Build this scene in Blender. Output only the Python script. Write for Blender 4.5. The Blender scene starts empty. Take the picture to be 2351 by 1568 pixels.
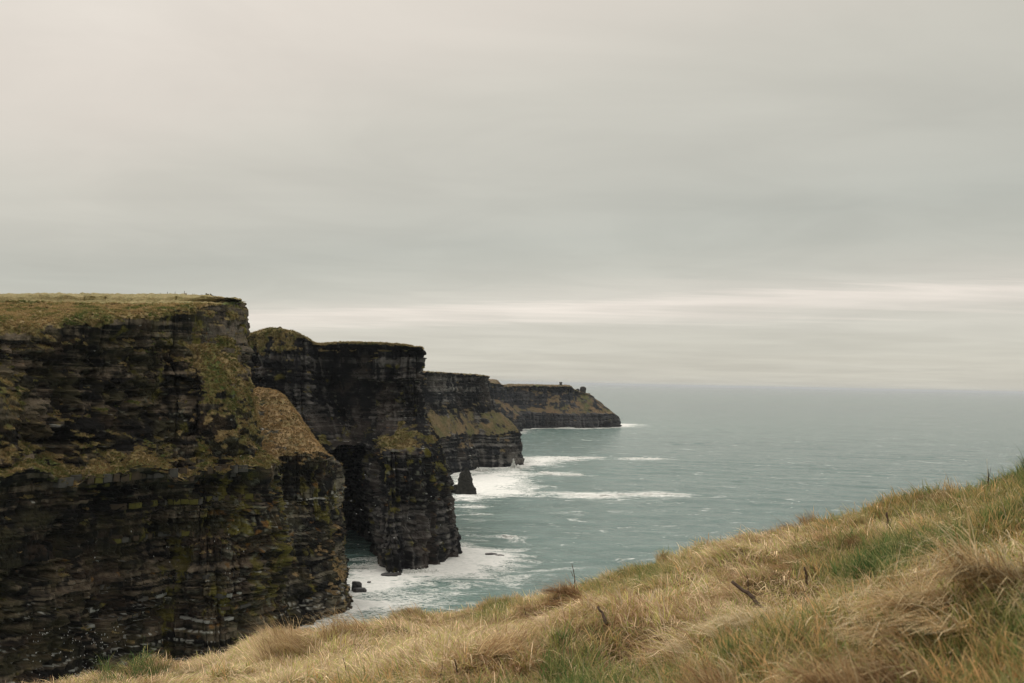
import bpy, bmesh, math, random
import numpy as np
from mathutils import Matrix, Vector, Euler

random.seed(7)
R = np.random.RandomState(11)
scene = bpy.context.scene
COL = scene.collection

# ------------------------------------------------------------------ camera
EYE = np.array([0.0, 0.0, 120.0])
PITCH, ROLL = math.atan(93.0 / 2286.0), math.radians(1.15)
FWD = np.array([0.0, math.cos(PITCH), math.sin(PITCH)])
UP0 = np.array([0.0, -math.sin(PITCH), math.cos(PITCH)])
RT0 = np.array([1.0, 0.0, 0.0])
RT = RT0 * math.cos(ROLL) + UP0 * math.sin(ROLL)
UP = -RT0 * math.sin(ROLL) + UP0 * math.cos(ROLL)
FPX = 2286.0                                   # focal length for a frame 2351 units wide
cam_data = bpy.data.cameras.new('camera')
cam_data.sensor_width = 36.0
cam_data.lens = 36.0 * FPX / 2351.0
cam_data.clip_start = 0.05
cam_data.clip_end = 400000.0
cam_data.dof.use_dof = True
cam_data.dof.focus_distance = 14.0
cam_data.dof.aperture_fstop = 2.6
cam = bpy.data.objects.new('camera', cam_data)
COL.objects.link(cam)
M = Matrix(((RT[0], UP[0], -FWD[0], EYE[0]), (RT[1], UP[1], -FWD[1], EYE[1]),
            (RT[2], UP[2], -FWD[2], EYE[2]), (0, 0, 0, 1)))
cam.matrix_world = M
scene.camera = cam

# ------------------------------------------------------------------ world: overcast cloud deck over a Nishita sky
SUN_EL, SUN_AZ = math.radians(50), math.radians(-38)      # azimuth from +Y towards +X
SUN_DIR = Vector((math.sin(SUN_AZ) * math.cos(SUN_EL), math.cos(SUN_AZ) * math.cos(SUN_EL), math.sin(SUN_EL)))
world = bpy.data.worlds.new('World')
scene.world = world
world.use_nodes = True


class NT:
    def __init__(self, tree):
        self.t = tree
        self.n = tree.nodes
        self.l = tree.links

    def node(self, kind, **kw):
        n = self.n.new(kind)
        for k, v in kw.items():
            setattr(n, k, v)
        return n

    def put(self, sock, v):
        if v is None:
            return
        if isinstance(v, bpy.types.NodeSocket):
            self.l.new(v, sock)
        else:
            if hasattr(sock, 'default_value'):
                try:
                    sock.default_value = v
                except Exception:
                    sock.default_value = (*v, 1.0)

    def math(self, op, a, b=None, c=None, clamp=False):
        n = self.node('ShaderNodeMath', operation=op, use_clamp=clamp)
        self.put(n.inputs[0], a)
        self.put(n.inputs[1], b)
        self.put(n.inputs[2], c)
        return n.outputs[0]

    def vmath(self, op, a, b=None, out=0):
        n = self.node('ShaderNodeVectorMath', operation=op)
        self.put(n.inputs[0], a)
        if b is not None:
            if op == 'SCALE':
                self.put(n.inputs['Scale'], b)
            else:
                self.put(n.inputs[1], b)
        return n.outputs[out]

    def noise(self, vec, scale, detail=4.0, rough=0.55, dist=0.0, color=False):
        n = self.node('ShaderNodeTexNoise')
        if vec is not None:
            self.l.new(vec, n.inputs['Vector'])
        n.inputs['Scale'].default_value = scale
        n.inputs['Detail'].default_value = detail
        n.inputs['Roughness'].default_value = rough
        n.inputs['Distortion'].default_value = dist
        return n.outputs['Color' if color else 'Fac']

    def ramp(self, fac, stops, interp='LINEAR'):
        n = self.node('ShaderNodeValToRGB')
        cr = n.color_ramp
        cr.interpolation = interp
        while len(cr.elements) < len(stops):
            cr.elements.new(0.5)
        for e, (p, c) in zip(cr.elements, stops):
            e.position = p
            e.color = (*c, 1.0) if len(c) == 3 else c
        self.put(n.inputs[0], fac)
        return n.outputs[0]

    def mix(self, fac, a, b, mode='MIX'):
        n = self.node('ShaderNodeMix', data_type='RGBA', blend_type=mode)
        self.put(n.inputs['Factor'], fac)
        ins = [i for i in n.inputs if i.type == 'RGBA']
        self.put(ins[0], a)
        self.put(ins[1], b)
        return [o for o in n.outputs if o.type == 'RGBA'][0]

    def maprange(self, v, a, b, c=0.0, d=1.0, smooth=True):
        n = self.node('ShaderNodeMapRange')
        n.interpolation_type = 'SMOOTHSTEP' if smooth else 'LINEAR'
        self.put(n.inputs[0], v)
        for i, q in enumerate((a, b, c, d)):
            n.inputs[i + 1].default_value = q
        return n.outputs[0]

    def combine(self, x, y, z):
        n = self.node('ShaderNodeCombineXYZ')
        self.put(n.inputs[0], x)
        self.put(n.inputs[1], y)
        self.put(n.inputs[2], z)
        return n.outputs[0]


def lin(r, g, b):
    f = lambda c: c / 12.92 if c <= 0.04045 else ((c + 0.055) / 1.055) ** 2.4
    return (f(r / 255.0), f(g / 255.0), f(b / 255.0))


w = NT(world.node_tree)
for n in list(w.n):
    w.n.remove(n)
out = w.node('ShaderNodeOutputWorld')
bg = w.node('ShaderNodeBackground')
bg.inputs['Strength'].default_value = 0.1
w.l.new(bg.outputs[0], out.inputs['Surface'])
sky = w.node('ShaderNodeTexSky', sky_type='NISHITA')
sky.sun_disc = False
sky.sun_elevation = SUN_EL
sky.sun_rotation = SUN_AZ
tc = w.node('ShaderNodeTexCoord')
direc = w.vmath('NORMALIZE', tc.outputs['Generated'])
sep = w.node('ShaderNodeSeparateXYZ')
w.l.new(direc, sep.inputs[0])
dx, dy, dz = sep.outputs
zpos = w.math('MAXIMUM', dz, 0.0)
# the deck is a flat layer: x/z, y/z are places on it
zden = w.math('ADD', zpos, 0.045)
deck = w.combine(w.math('DIVIDE', dx, zden), w.math('DIVIDE', dy, zden), 0.0)
mp = w.node('ShaderNodeMapping')
mp.inputs['Rotation'].default_value = (0, 0, math.radians(28))
mp.inputs['Scale'].default_value = (0.24, 0.75, 1.0)
w.l.new(deck, mp.inputs['Vector'])
streak = w.noise(mp.outputs[0], 1.0, 5.0, 0.55, 0.6)
broad = w.noise(deck, 0.25, 3.0, 0.5, 0.3)
# the deck ends along a straight line running from near right to far left, so its shading follows that line
along = w.math('ADD', dy, w.math('MULTIPLY', dx, 0.79))
ratio = w.math('DIVIDE', dz, w.math('MAXIMUM', along, 0.6))
mp2 = w.node('ShaderNodeMapping')
mp2.inputs['Rotation'].default_value = (0, 0, math.radians(36))
mp2.inputs['Scale'].default_value = (0.42, 2.2, 1.0)
w.l.new(deck, mp2.inputs['Vector'])
fine = w.noise(mp2.outputs[0], 1.0, 6.0, 0.62, 1.0)
warp = w.math('MULTIPLY_ADD', w.math('SUBTRACT', streak, 0.5), 0.045, w.math('MAXIMUM', ratio, 0.0))
warp = w.math('MULTIPLY_ADD', w.math('SUBTRACT', fine, 0.5), 0.012, warp)
base = w.ramp(warp, [
    (0.0, lin(203, 199, 186)), (0.035, lin(206, 203, 191)), (0.060, lin(203, 201, 190)),
    (0.105, lin(193, 193, 183)), (0.145, lin(186, 187, 178)), (0.20, lin(194, 193, 183)),
    (0.28, lin(204, 201, 190)), (0.37, lin(219, 212, 201)), (0.45, lin(226, 218, 207)), (1.0, (1.08, 1.02, .93))])
bandw = w.math('MULTIPLY_ADD', w.math('SUBTRACT', streak, 0.5), 0.034, ratio)
bandw = w.math('MULTIPLY_ADD', w.math('SUBTRACT', fine, 0.5), 0.022, bandw)
bell = w.ramp(bandw, [(0.0, (0, 0, 0)), (0.034, (.0, .0, .0)), (0.054, (.16, .16, .16)), (0.067, (0.75, 0.75, 0.75)), (0.074, (1, 1, 1)),
                      (0.082, (.36, .36, .36)), (0.096, (.12, .12, .12)), (0.125, (0, 0, 0)), (1.0, (0, 0, 0))])
gaps = w.maprange(w.noise(deck, 0.16, 2.0, 0.5), 0.30, 0.55, 0.55, 1.0)
bandf = w.math('MULTIPLY', bell, gaps)
c1 = w.mix(bandf, base, (*lin(240, 231, 220), 1))
# mottling of the deck
mid = w.noise(deck, 0.9, 5.0, 0.6, 0.8)
mott = w.math('MULTIPLY', w.maprange(broad, 0.3, 0.7, 0.94, 1.06), w.maprange(mid, 0.3, 0.7, 0.965, 1.035))
mott2 = w.maprange(streak, 0.25, 0.75, 0.972, 1.028)
c2 = w.mix(1.0, c1, w.combine(mott, mott, mott), 'MULTIPLY')
c2 = w.mix(1.0, c2, w.combine(mott2, mott2, mott2), 'MULTIPLY')
# soft warm brightening where the sun stands behind the deck
sd = w.vmath('DOT_PRODUCT', direc, tuple(SUN_DIR), out=1)
glow = w.math('POWER', w.math('MAXIMUM', sd, 0.0), 5.0)
c3 = w.mix(w.math('MULTIPLY', glow, 0.45, clamp=True), c2, (*lin(240, 230, 218), 1))
c4 = w.vmath('SCALE', c3, 10.0)
fin = w.mix(0.03, c4, sky.outputs[0])
w.l.new(fin, bg.inputs['Color'])

sun_data = bpy.data.lights.new('sun', 'SUN')
sun_data.energy = 1.5
sun_data.angle = math.radians(24)
sun_data.color = (1.0, 0.94, 0.86)
sun = bpy.data.objects.new('sun', sun_data)
sun.rotation_euler = (-SUN_DIR).to_track_quat('-Z', 'Y').to_euler()
sun.location = (0, 0, 400)
COL.objects.link(sun)

scene.view_settings.view_transform = 'Standard'
scene.view_settings.look = 'None'
scene.view_settings.exposure = 0.0
scene.view_settings.gamma = 1.0
scene.view_settings.use_curve_mapping = False
scene.render.engine = 'CYCLES'
cy = scene.cycles
cy.use_denoising = True
cy.denoiser = 'OPENIMAGEDENOISE'
cy.denoising_input_passes = 'RGB_ALBEDO_NORMAL'
cy.denoising_prefilter = 'ACCURATE'
cy.filter_width = 1.15
cy.max_bounces = 5
cy.diffuse_bounces = 2
cy.glossy_bounces = 2
cy.transmission_bounces = 3
cy.volume_bounces = 0
cy.use_adaptive_sampling = False


# ------------------------------------------------------------------ picture -> place helpers (2351-unit frame)
def ray(px, py):
    return FWD + RT * ((px - 1175.5) / FPX) - UP * ((py - 784.0) / FPX)


def at(px, py, Y):
    d = ray(px, py)
    return EYE + d * (Y / d[1])


def atz(px, z, Y):
    k = (px - 1175.5) / FPX
    dzv = z - EYE[2]
    a = RT[0] - k * FWD[0]
    b = -(Y * (RT[1] - k * FWD[1]) + dzv * (RT[2] - k * FWD[2]))
    return np.array([b / a, Y, z])


def on_sea(px, py):
    d = ray(px, py)
    return EYE + d * (-EYE[2] / d[2])


def project(P):
    d = np.asarray(P) - EYE
    f = d @ FWD
    return 1175.5 + FPX * (d @ RT) / f, 784.0 - FPX * (d @ UP) / f


# ------------------------------------------------------------------ noise
def _hash(ix, iy, iz, seed):
    h = (ix.astype(np.uint32) * np.uint32(374761393) + iy.astype(np.uint32) * np.uint32(668265263)
         + iz.astype(np.uint32) * np.uint32(2147483647) + np.uint32(seed * 1274126177 & 0xffffffff))
    h = (h ^ (h >> np.uint32(13))) * np.uint32(1274126177)
    h = (h ^ (h >> np.uint32(16))) * np.uint32(2246822519)
    return h ^ (h >> np.uint32(15))


def hash01(a, b=None, c=None, seed=0):
    a = np.asarray(a).astype(np.int64)
    b = np.zeros_like(a) if b is None else np.asarray(b).astype(np.int64)
    c = np.zeros_like(a) if c is None else np.asarray(c).astype(np.int64)
    return (_hash(a & 0xffffffff, b & 0xffffffff, c & 0xffffffff, seed) & np.uint32(0xffffff)).astype(np.float64) / 16777216.0


_PERM = np.random.RandomState(99).permutation(1024).astype(np.int32)
_PERM = np.concatenate([_PERM, _PERM])
_VAL = (np.random.RandomState(98).rand(1024) * 2 - 1).astype(np.float32)


def vnoise(x, y, z=None, seed=0):
    """smooth value noise, about -1..1"""
    sh = np.broadcast_shapes(np.shape(x), np.shape(y), () if z is None else np.shape(z))
    x = np.broadcast_to(np.asarray(x, np.float64), sh)
    y = np.broadcast_to(np.asarray(y, np.float64), sh)
    kx, ky = np.floor(x), np.floor(y)
    fx, fy = (x - kx).astype(np.float32), (y - ky).astype(np.float32)
    sx, sy = (t * t * t * (t * (t * 6 - 15) + 10) for t in (fx, fy))
    ix = (kx.astype(np.int32) + seed * 57) & 1023
    iy = ky.astype(np.int32) & 1023
    ix1, iy1 = (ix + 1) & 1023, (iy + 1) & 1023
    a0, a1 = _PERM[ix], _PERM[ix1]
    c = (_PERM[a0 + iy], _PERM[a1 + iy], _PERM[a0 + iy1], _PERM[a1 + iy1])
    if z is None:
        v = [_VAL[q] for q in c]
    else:
        z = np.broadcast_to(np.asarray(z, np.float64), sh)
        kz = np.floor(z)
        fz = (z - kz).astype(np.float32)
        sz = fz * fz * fz * (fz * (fz * 6 - 15) + 10)
        iz = kz.astype(np.int32) & 1023
        iz1 = (iz + 1) & 1023
        v = []
        for q in c:
            lo = _VAL[_PERM[q + iz]]
            v.append(lo + (_VAL[_PERM[q + iz1]] - lo) * sz)
    u0 = v[0] + (v[1] - v[0]) * sx
    u1 = v[2] + (v[3] - v[2]) * sx
    return (u0 + (u1 - u0) * sy).astype(np.float64)


def fbm(x, y, z=None, octs=4, seed=0, gain=0.5, lac=2.03):
    s, a, t = 0, 1.0, 0.0
    for o in range(octs):
        s = s + a * vnoise(np.asarray(x) * lac ** o + 17.3 * o, np.asarray(y) * lac ** o + 5.1 * o,
                           None if z is None else np.asarray(z) * lac ** o, seed + o)
        t += a
        a *= gain
    return s / t * 1.4


def sstep(x, a, b):
    t = np.clip((x - a) / (b - a), 0, 1)
    return t * t * (3 - 2 * t)


def lerp3(a, b, t):
    return np.asarray(a) * (1 - t[..., None]) + np.asarray(b) * t[..., None]


# ------------------------------------------------------------------ mesh helpers
def tag(o, label=None, cat=None, group=None, kind=None):
    if label:
        o['label'] = label
    if cat:
        o['category'] = cat
    if group:
        o['group'] = group
    if kind:
        o['kind'] = kind
    return o


def mesh_np(name, verts, faces, mat, cols=None, smooth=True, attrs=None):
    """faces: (n,4) or (n,3) int array"""
    me = bpy.data.meshes.new(name)
    verts = np.asarray(verts, np.float32).reshape(-1, 3)
    faces = np.asarray(faces, np.int32)
    k = faces.shape[1]
    me.vertices.add(len(verts))
    me.vertices.foreach_set('co', verts.ravel())
    me.loops.add(faces.size)
    me.loops.foreach_set('vertex_index', faces.ravel())
    me.polygons.add(len(faces))
    me.polygons.foreach_set('loop_start', np.arange(0, faces.size, k, dtype=np.int32))
    try:
        me.polygons.foreach_set('loop_total', np.full(len(faces), k, np.int32))
    except Exception:
        pass
    me.polygons.foreach_set('use_smooth', np.full(len(faces), smooth))
    if cols is not None:
        a = me.color_attributes.new('Col', 'FLOAT_COLOR', 'POINT')
        c = np.ones((len(verts), 4), np.float32)
        c[:, :3] = np.asarray(cols).reshape(-1, 3)
        a.data.foreach_set('color', c.ravel())
    for k2, v in (attrs or {}).items():
        a = me.attributes.new(k2, 'FLOAT', 'POINT')
        a.data.foreach_set('value', np.asarray(v, np.float32).ravel())
    me.materials.append(mat)
    me.update()
    me.validate()
    return me


def link(name, me, parent=None):
    o = bpy.data.objects.new(name, me)
    COL.objects.link(o)
    if parent is not None:
        o.parent = parent
    return o


def empty(name, loc=(0, 0, 0)):
    o = bpy.data.objects.new(name, None)
    o.location = loc
    COL.objects.link(o)
    return o


def grid_faces(nv, nu, close_u=False):
    i = np.arange(nv * nu).reshape(nv, nu)
    if close_u:
        i = np.concatenate([i, i[:, :1]], 1)
    return np.stack([i[:-1, :-1], i[1:, :-1], i[1:, 1:], i[:-1, 1:]], -1).reshape(-1, 4)


def normals(P):
    du = np.gradient(P, axis=1)
    dv = np.gradient(P, axis=0)
    n = np.cross(dv, du)
    return n / (np.linalg.norm(n, axis=-1, keepdims=True) + 1e-9)


def blur(P, n):
    for _ in range(n):
        P = P.copy()
        P[1:-1] = 0.25 * P[:-2] + 0.5 * P[1:-1] + 0.25 * P[2:]
        P[:, 1:-1] = 0.25 * P[:, :-2] + 0.5 * P[:, 1:-1] + 0.25 * P[:, 2:]
    return P


# ------------------------------------------------------------------ materials
def new_mat(name):
    m = bpy.data.materials.new(name)
    m.use_nodes = True
    t = NT(m.node_tree)
    for n in list(t.n):
        t.n.remove(n)
    o = t.node('ShaderNodeOutputMaterial')
    return m, t, o


def principled(t, o, base, rough=0.9, spec=0.2, normal=None):
    p = t.node('ShaderNodeBsdfPrincipled')
    t.put(p.inputs['Base Color'], base)
    t.put(p.inputs['Roughness'], rough)
    t.put(p.inputs['Specular IOR Level'], spec)
    if normal is not None:
        t.l.new(normal, p.inputs['Normal'])
    t.l.new(p.outputs[0], o.inputs['Surface'])
    return p


def bump(t, h, strength, dist):
    b = t.node('ShaderNodeBump')
    b.inputs['Strength'].default_value = strength
    b.inputs['Distance'].default_value = dist
    t.l.new(h, b.inputs['Height'])
    return b.outputs[0]


def mat_vcol(name, scale, rough=0.92, spec=0.15, bdist=0.3, var=0.35):
    m, t, o = new_mat(name)
    a = t.node('ShaderNodeAttribute', attribute_name='Col')
    g = t.node('ShaderNodeNewGeometry')
    n1 = t.noise(g.outputs['Position'], scale, 6.0, 0.65)
    n2 = t.noise(g.outputs['Position'], scale * 4.0, 4.0, 0.6)
    v = t.math('ADD', t.maprange(n1, 0.25, 0.75, 1 - var, 1 + var, False), t.maprange(n2, 0.2, 0.8, -var * .5, var * .5, False))
    c = t.mix(1.0, a.outputs['Color'], t.combine(v, v, v), 'MULTIPLY')
    principled(t, o, c, rough, spec, bump(t, t.math('ADD', n1, t.math('MULTIPLY', n2, 0.4)), 0.7, bdist))
    return m


M_NEAR = mat_vcol('near_rock_and_turf', 0.9, bdist=0.45, var=0.4)
M_MID = mat_vcol('mid_rock_and_turf', 0.5, bdist=0.7, var=0.38)
M_FAR = mat_vcol('far_rock_and_turf', 0.22, bdist=1.6, var=0.35)
M_HEAD = mat_vcol('headland_rock_and_turf', 0.12, bdist=2.5, var=0.32)


def mat_plain(name, c1, c2, scale, rough=0.9, bd=0.02, spec=0.2):
    m, t, o = new_mat(name)
    tcn = t.node('ShaderNodeTexCoord')
    n1 = t.noise(tcn.outputs['Object'], scale, 6.0, 0.65)
    c = t.ramp(n1, [(0.3, c1), (0.7, c2)])
    principled(t, o, c, rough, spec, bump(t, n1, 0.6, bd))
    return m


M_BLOCK = [mat_plain('sandstone_block_%s' % q, a, b, 0.7, bd=0.15) for q, a, b in (
    ('umber', (.020, .017, .013), (.075, .055, .035)), ('olive', (.035, .034, .010), (.110, .100, .022)),
    ('grey', (.025, .025, .024), (.085, .080, .070)), ('white', (.10, .105, .095), (.36, .36, .33)))]
M_STONE = mat_plain('pale_limestone', (.20, .18, .15), (.50, .45, .38), 2.0)
M_SLAB = mat_plain('grey_flagstone', (.06, .055, .045), (.20, .17, .13), 2.0)
M_POST = mat_plain('weathered_wood', (.035, .025, .018), (.085, .06, .042), 6.0)
M_TOWER = mat_plain('dark_tower_stone', (.035, .033, .030), (.085, .078, .066), 0.6, bd=0.2)
M_HOLE = mat_plain('unlit_opening', (.006, .006, .006), (.012, .012, .012), 1.0)
M_WET = mat_plain('wet_shore_rock', (.010, .010, .011), (.035, .032, .030), 0.5, rough=0.5, bd=0.3, spec=0.5)
M_BIRD = mat_plain('white_plumage', (.62, .62, .60), (.82, .82, .80), 3.0)
M_BIRDBACK = mat_plain('dark_plumage', (.03, .025, .02), (.06, .05, .04), 3.0)
M_TWIG = mat_plain('dead_stem', (.035, .022, .016), (.14, .10, .075), 30.0, bd=0.002)

m, t, o = new_mat('sea_foam')
g = t.node('ShaderNodeNewGeometry')
n1 = t.noise(g.outputs['Position'], 0.55, 6.0, 0.7)
c = t.ramp(n1, [(0.28, (.42, .46, .44)), (0.5, (.74, .75, .72)), (0.75, (.86, .86, .83))])
principled(t, o, c, 0.9, 0.1, bump(t, n1, 1.0, 1.2))
M_FOAM = m

# grass: colour from the instance tint times the blade's own tone, some light through the blade
def mat_grass(name, instanced):
    m, t, o = new_mat(name)
    a = t.node('ShaderNodeAttribute', attribute_name='Col')
    col = a.outputs['Color']
    if instanced:
        b = t.node('ShaderNodeAttribute', attribute_name='tint', attribute_type='INSTANCER')
        col = t.mix(1.0, b.outputs['Color'], col, 'MULTIPLY')
    d = t.node('ShaderNodeBsdfDiffuse')
    tr = t.node('ShaderNodeBsdfTranslucent')
    t.l.new(col, d.inputs[0])
    t.l.new(col, tr.inputs[0])
    mx = t.node('ShaderNodeMixShader')
    mx.inputs[0].default_value = 0.36
    t.l.new(d.outputs[0], mx.inputs[1])
    t.l.new(tr.outputs[0], mx.inputs[2])
    t.l.new(mx.outputs[0], o.inputs['Surface'])
    return m


M_GRASS = mat_grass('grass_blades', True)
M_TUSS = mat_grass('tussock_blades', False)

# ------------------------------------------------------------------ lofted cliffs
def loft(stations, spacing_u, spacing_v, smooth=4):
    """stations[i][j] = (x,y,z,grass weight); columns i along the coast, rows j from the plateau down to the water"""
    A = np.array(stations, float).transpose(1, 0, 2)          # rows, cols, 4
    segv = np.linalg.norm(np.diff(A[..., :3], axis=0), axis=-1).mean(1)
    segu = np.linalg.norm(np.diff(A[..., :3], axis=1), axis=-1)[3:].mean(0)
    tv = np.concatenate([np.linspace(k, k + 1, max(2, int(min(s, 130) / spacing_v)), endpoint=False) for k, s in enumerate(segv)] + [[len(segv)]])
    tu = np.concatenate([np.linspace(k, k + 1, max(2, int(s / spacing_u)), endpoint=False) for k, s in enumerate(segu)] + [[len(segu)]])

    def interp(B, tt):
        n = B.shape[0]
        i = np.clip(np.floor(tt).astype(int), 0, n - 2)
        f = (tt - i)[:, None, None]
        # monotone-ish Catmull-Rom, tension lowered to avoid overshoot
        p0, p1, p2, p3 = B[np.maximum(i - 1, 0)], B[i], B[i + 1], B[np.minimum(i + 2, n - 1)]
        m1, m2 = (p2 - p0) * 0.33, (p3 - p1) * 0.33
        f2, f3 = f * f, f * f * f
        return (2 * f3 - 3 * f2 + 1) * p1 + (f3 - 2 * f2 + f) * m1 + (-2 * f3 + 3 * f2) * p2 + (f3 - f2) * m2
    G = interp(A, tv)
    G = interp(G.transpose(1, 0, 2), tu).transpose(1, 0, 2)
    G = blur(G, smooth)
    P, W = G[..., :3], G[..., 3]
    arc = np.concatenate([[0], np.cumsum(segu)])
    U = np.interp(tu, np.arange(len(arc)), arc)[None, :] * np.ones((len(tv), 1))
    return P, W, U, tu[None, :] * np.ones((len(tv), 1)), tv[:, None] * np.ones((1, len(tu)))


def strata_tables(seed, tmin, tmax, top=230.0, bottom=-20.0):
    rr = np.random.RandomState(seed)
    z, edges = bottom, [bottom]
    while z < top:
        z += tmin + (tmax - tmin) * rr.rand() ** 2.0
        edges.append(z)
    e = np.array(edges)
    return e, rr.rand(len(e)), rr.rand(len(e)), rr.rand(len(e))


def rock_skin(P, W, U, cfg):
    """bedding, joints, blocks and slumped ground pushed out of the loft; returns points, grass mask, colours"""
    sd = cfg['seed']
    x, y, z = P[..., 0], P[..., 1], P[..., 2]
    N = normals(P)
    if cfg.get('flip'):
        N = -N
    H = N.copy()
    H[..., 2] = 0
    hl = np.linalg.norm(H, axis=-1, keepdims=True)
    H = H / (hl + 1e-6)
    steep = sstep(1 - np.abs(N[..., 2]), 0.25, 0.6)
    S = cfg.get('size', 1.0)
    big = fbm(x / (26 * S), y / (26 * S), z / (30 * S), 4, sd)
    med = fbm(x / (7 * S), y / (7 * S), z / (5 * S), 4, sd + 20)
    slump = cfg['slump'](z, U) if 'slump' in cfg else np.zeros_like(z)
    ridg = 1 - np.abs(fbm(x / (9 * S), y / (9 * S), z / (8 * S), 4, sd + 40)) * 1.6
    # bedding
    zz = z + 1.2 * S * vnoise(U / (40 * S), z / 60, seed=sd + 5) + cfg.get('dip', 0.0) * U + 0.25 * S * vnoise(U / (6 * S), z / (4 * S), seed=sd + 6)
    e, r1, r2, r3 = strata_tables(sd, cfg.get('tmin', 0.7), cfg.get('tmax', 3.6))
    li = np.clip(np.searchsorted(e, zz) - 1, 0, len(e) - 2)
    lz = (zz - e[li]) / (e[li + 1] - e[li])
    eb, b1, b2, b3 = strata_tables(sd + 1, 6 * S, 16 * S)
    bi = np.clip(np.searchsorted(eb, zz) - 1, 0, len(eb) - 2)
    bw = (2.6 + 9.0 * r2[li] ** 2) * S
    cell = np.floor(U / bw + r3[li] * 37)
    cf = U / bw + r3[li] * 37 - cell
    hb = hash01(li, cell, seed=sd + 7)
    hb2 = hash01(li, cell, seed=sd + 8)
    joint = np.exp(-((np.minimum(cf, 1 - cf) * bw) / (0.22 * S)) ** 2)
    bedg = np.exp(-((np.minimum(lz, 1 - lz) * (e[li + 1] - e[li])) / (0.20 * S)) ** 2)
    # deep vertical joints / chimneys
    vj = fbm(U / (5 * S), z / (45 * S), None, 4, sd + 60)
    cols = 1 - np.abs(fbm(U / (11 * S), z / (120 * S), None, 3, sd + 70)) * 2
    blocky = cfg['blocky'](z, U) if 'blocky' in cfg else np.ones_like(z)
    d = cfg.get('abig', 2.5) * big + cfg.get('amed', 0.9) * med
    d += steep * blocky * (cfg.get('alayer', 0.9) * S * (r1[li] - 0.5) + cfg.get('abench', 1.6) * (b1[bi] - 0.5)
                           + cfg.get('ablock', 0.9) * S * (hb - 0.5) - 0.35 * S * joint - 0.3 * S * bedg)
    d += steep * (cfg.get('avert', 1.2) * vj - cfg.get('achim', 2.0) * sstep(cols, 0.72, 1.0))
    d += slump * (3.8 * ridg - 2.0 + 2.4 * fbm(x / 4, y / 4, z / 2.5, 3, sd + 80)) * cfg.get('aslump', 1.0)
    # cracks running through a whole bench, each bench with its own spacing
    cw = (3.0 + 6.0 * b2[bi]) * S
    cu_ = U / cw + b3[bi] * 91 + .12 * vnoise(z / (2.5 * S), U / (9 * S), seed=sd + 64)
    cc_ = np.floor(cu_)
    cd_ = np.minimum(cu_ - cc_, 1 - (cu_ - cc_)) * cw
    d -= steep * blocky * S * (1.3 * np.exp(-(cd_ / (.32 * S)) ** 2) - 1.1 * (hash01(bi, cc_, seed=sd + 63) - .5))
    if 'hollow' in cfg:
        hn = fbm(U / (13 * S), zz / (5.5 * S), None, 4, sd + 65) + .35 * fbm(U / (3 * S), zz / (2 * S), None, 3, sd + 66)
        d -= steep * cfg['hollow'] * (sstep(hn, .18, .30) + .6 * sstep(hn, .5, .6)) * (1 - sstep(W, .35, .6))
    d *= 1 - .65 * sstep(W, .28, .7)
    Q = P + H * (d * np.clip(hl[..., 0] * 2.2, 0, 1))[..., None]
    # turf is lumpy
    Wg = sstep(W, 0.35, 0.75)
    Q[..., 2] += Wg * (1 - steep * 0.5) * cfg.get('aturf', 0.5) * fbm(x / 3.5, y / 3.5, z / 3, 4, sd + 90)
    N2 = normals(blur(Q, 1))
    if cfg.get('flip'):
        N2 = -N2
    g = W + cfg.get('gnoise', 0.42) * fbm(x / (6 * S), y / (6 * S), z / (4 * S), 5, sd + 100, 0.6) + cfg.get('gslope', 0.55) * (N2[..., 2] - 0.45)
    grass = sstep(g, 0.46, 0.56)
    # ---------- material colours, with painted light and haze where cfg gives them
    tone = np.clip(0.5 + 0.40 * fbm(x / (11 * S), y / (11 * S), zz / (1.5 * S), 5, sd + 110, .6) + 0.7 * (r2[li] - 0.5) + 0.32 * (hb2 - 0.5) * blocky
                   + cfg.get('patch', .45) * fbm(x / (24 * S), y / (24 * S), z / (20 * S), 3, sd + 111)
                   + cfg.get('streak', .25) * fbm(U / (2.2 * S), z / (28 * S), None, 4, sd + 112), 0, 1)
    rock = lerp3(cfg.get('dark', (.013, .0125, .0125)), cfg.get('light', (.060, .050, .038)), sstep(tone, cfg.get('tlo', .38), 1.08) ** 1.25)
    warm = sstep(fbm(x / (14 * S), y / (14 * S), z / (10 * S), 4, sd + 120) + 0.35 * (hb - 0.5), 0.05, 0.55)
    rock = lerp3(rock, np.array(cfg.get('brown', (.075, .050, .030))), warm * cfg.get('warm', .45))
    if 'moss' in cfg:
        ms = sstep(fbm(x / (10 * S), y / (10 * S), z / (7 * S), 5, sd + 115, .6), -.25, .55)
        rock = lerp3(rock, rock * .45 + np.array((.040, .036, .016)), ms * cfg['moss'])
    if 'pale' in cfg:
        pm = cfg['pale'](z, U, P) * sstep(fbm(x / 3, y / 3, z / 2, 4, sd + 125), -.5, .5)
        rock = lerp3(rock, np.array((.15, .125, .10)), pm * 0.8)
    if 'lichen' in cfg:
        lm = cfg['lichen'](z, U, P)
        l1 = sstep(fbm(x / 5, y / 5, z / 8, 5, sd + 130) + lm + 0.35 * (hb - 0.5) - 0.55, 0.0, 0.35)
        rock = lerp3(rock, np.array((.130, .115, .022)), l1 * 0.75)
        l2 = sstep(fbm(x / 2.2, y / 2.2, z / 1.6, 4, sd + 140) + 0.7 * lm - 0.62, 0.0, 0.25)
        rock = lerp3(rock, np.array((.17, .175, .135)), l2 * 0.6)
        l3 = sstep(fbm(x / 4, y / 4, z / 3, 4, sd + 150) + 0.6 * lm - 0.8, 0.0, 0.2)
        rock = lerp3(rock, np.array((.20, .10, .025)), l3 * 0.6)
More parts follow.
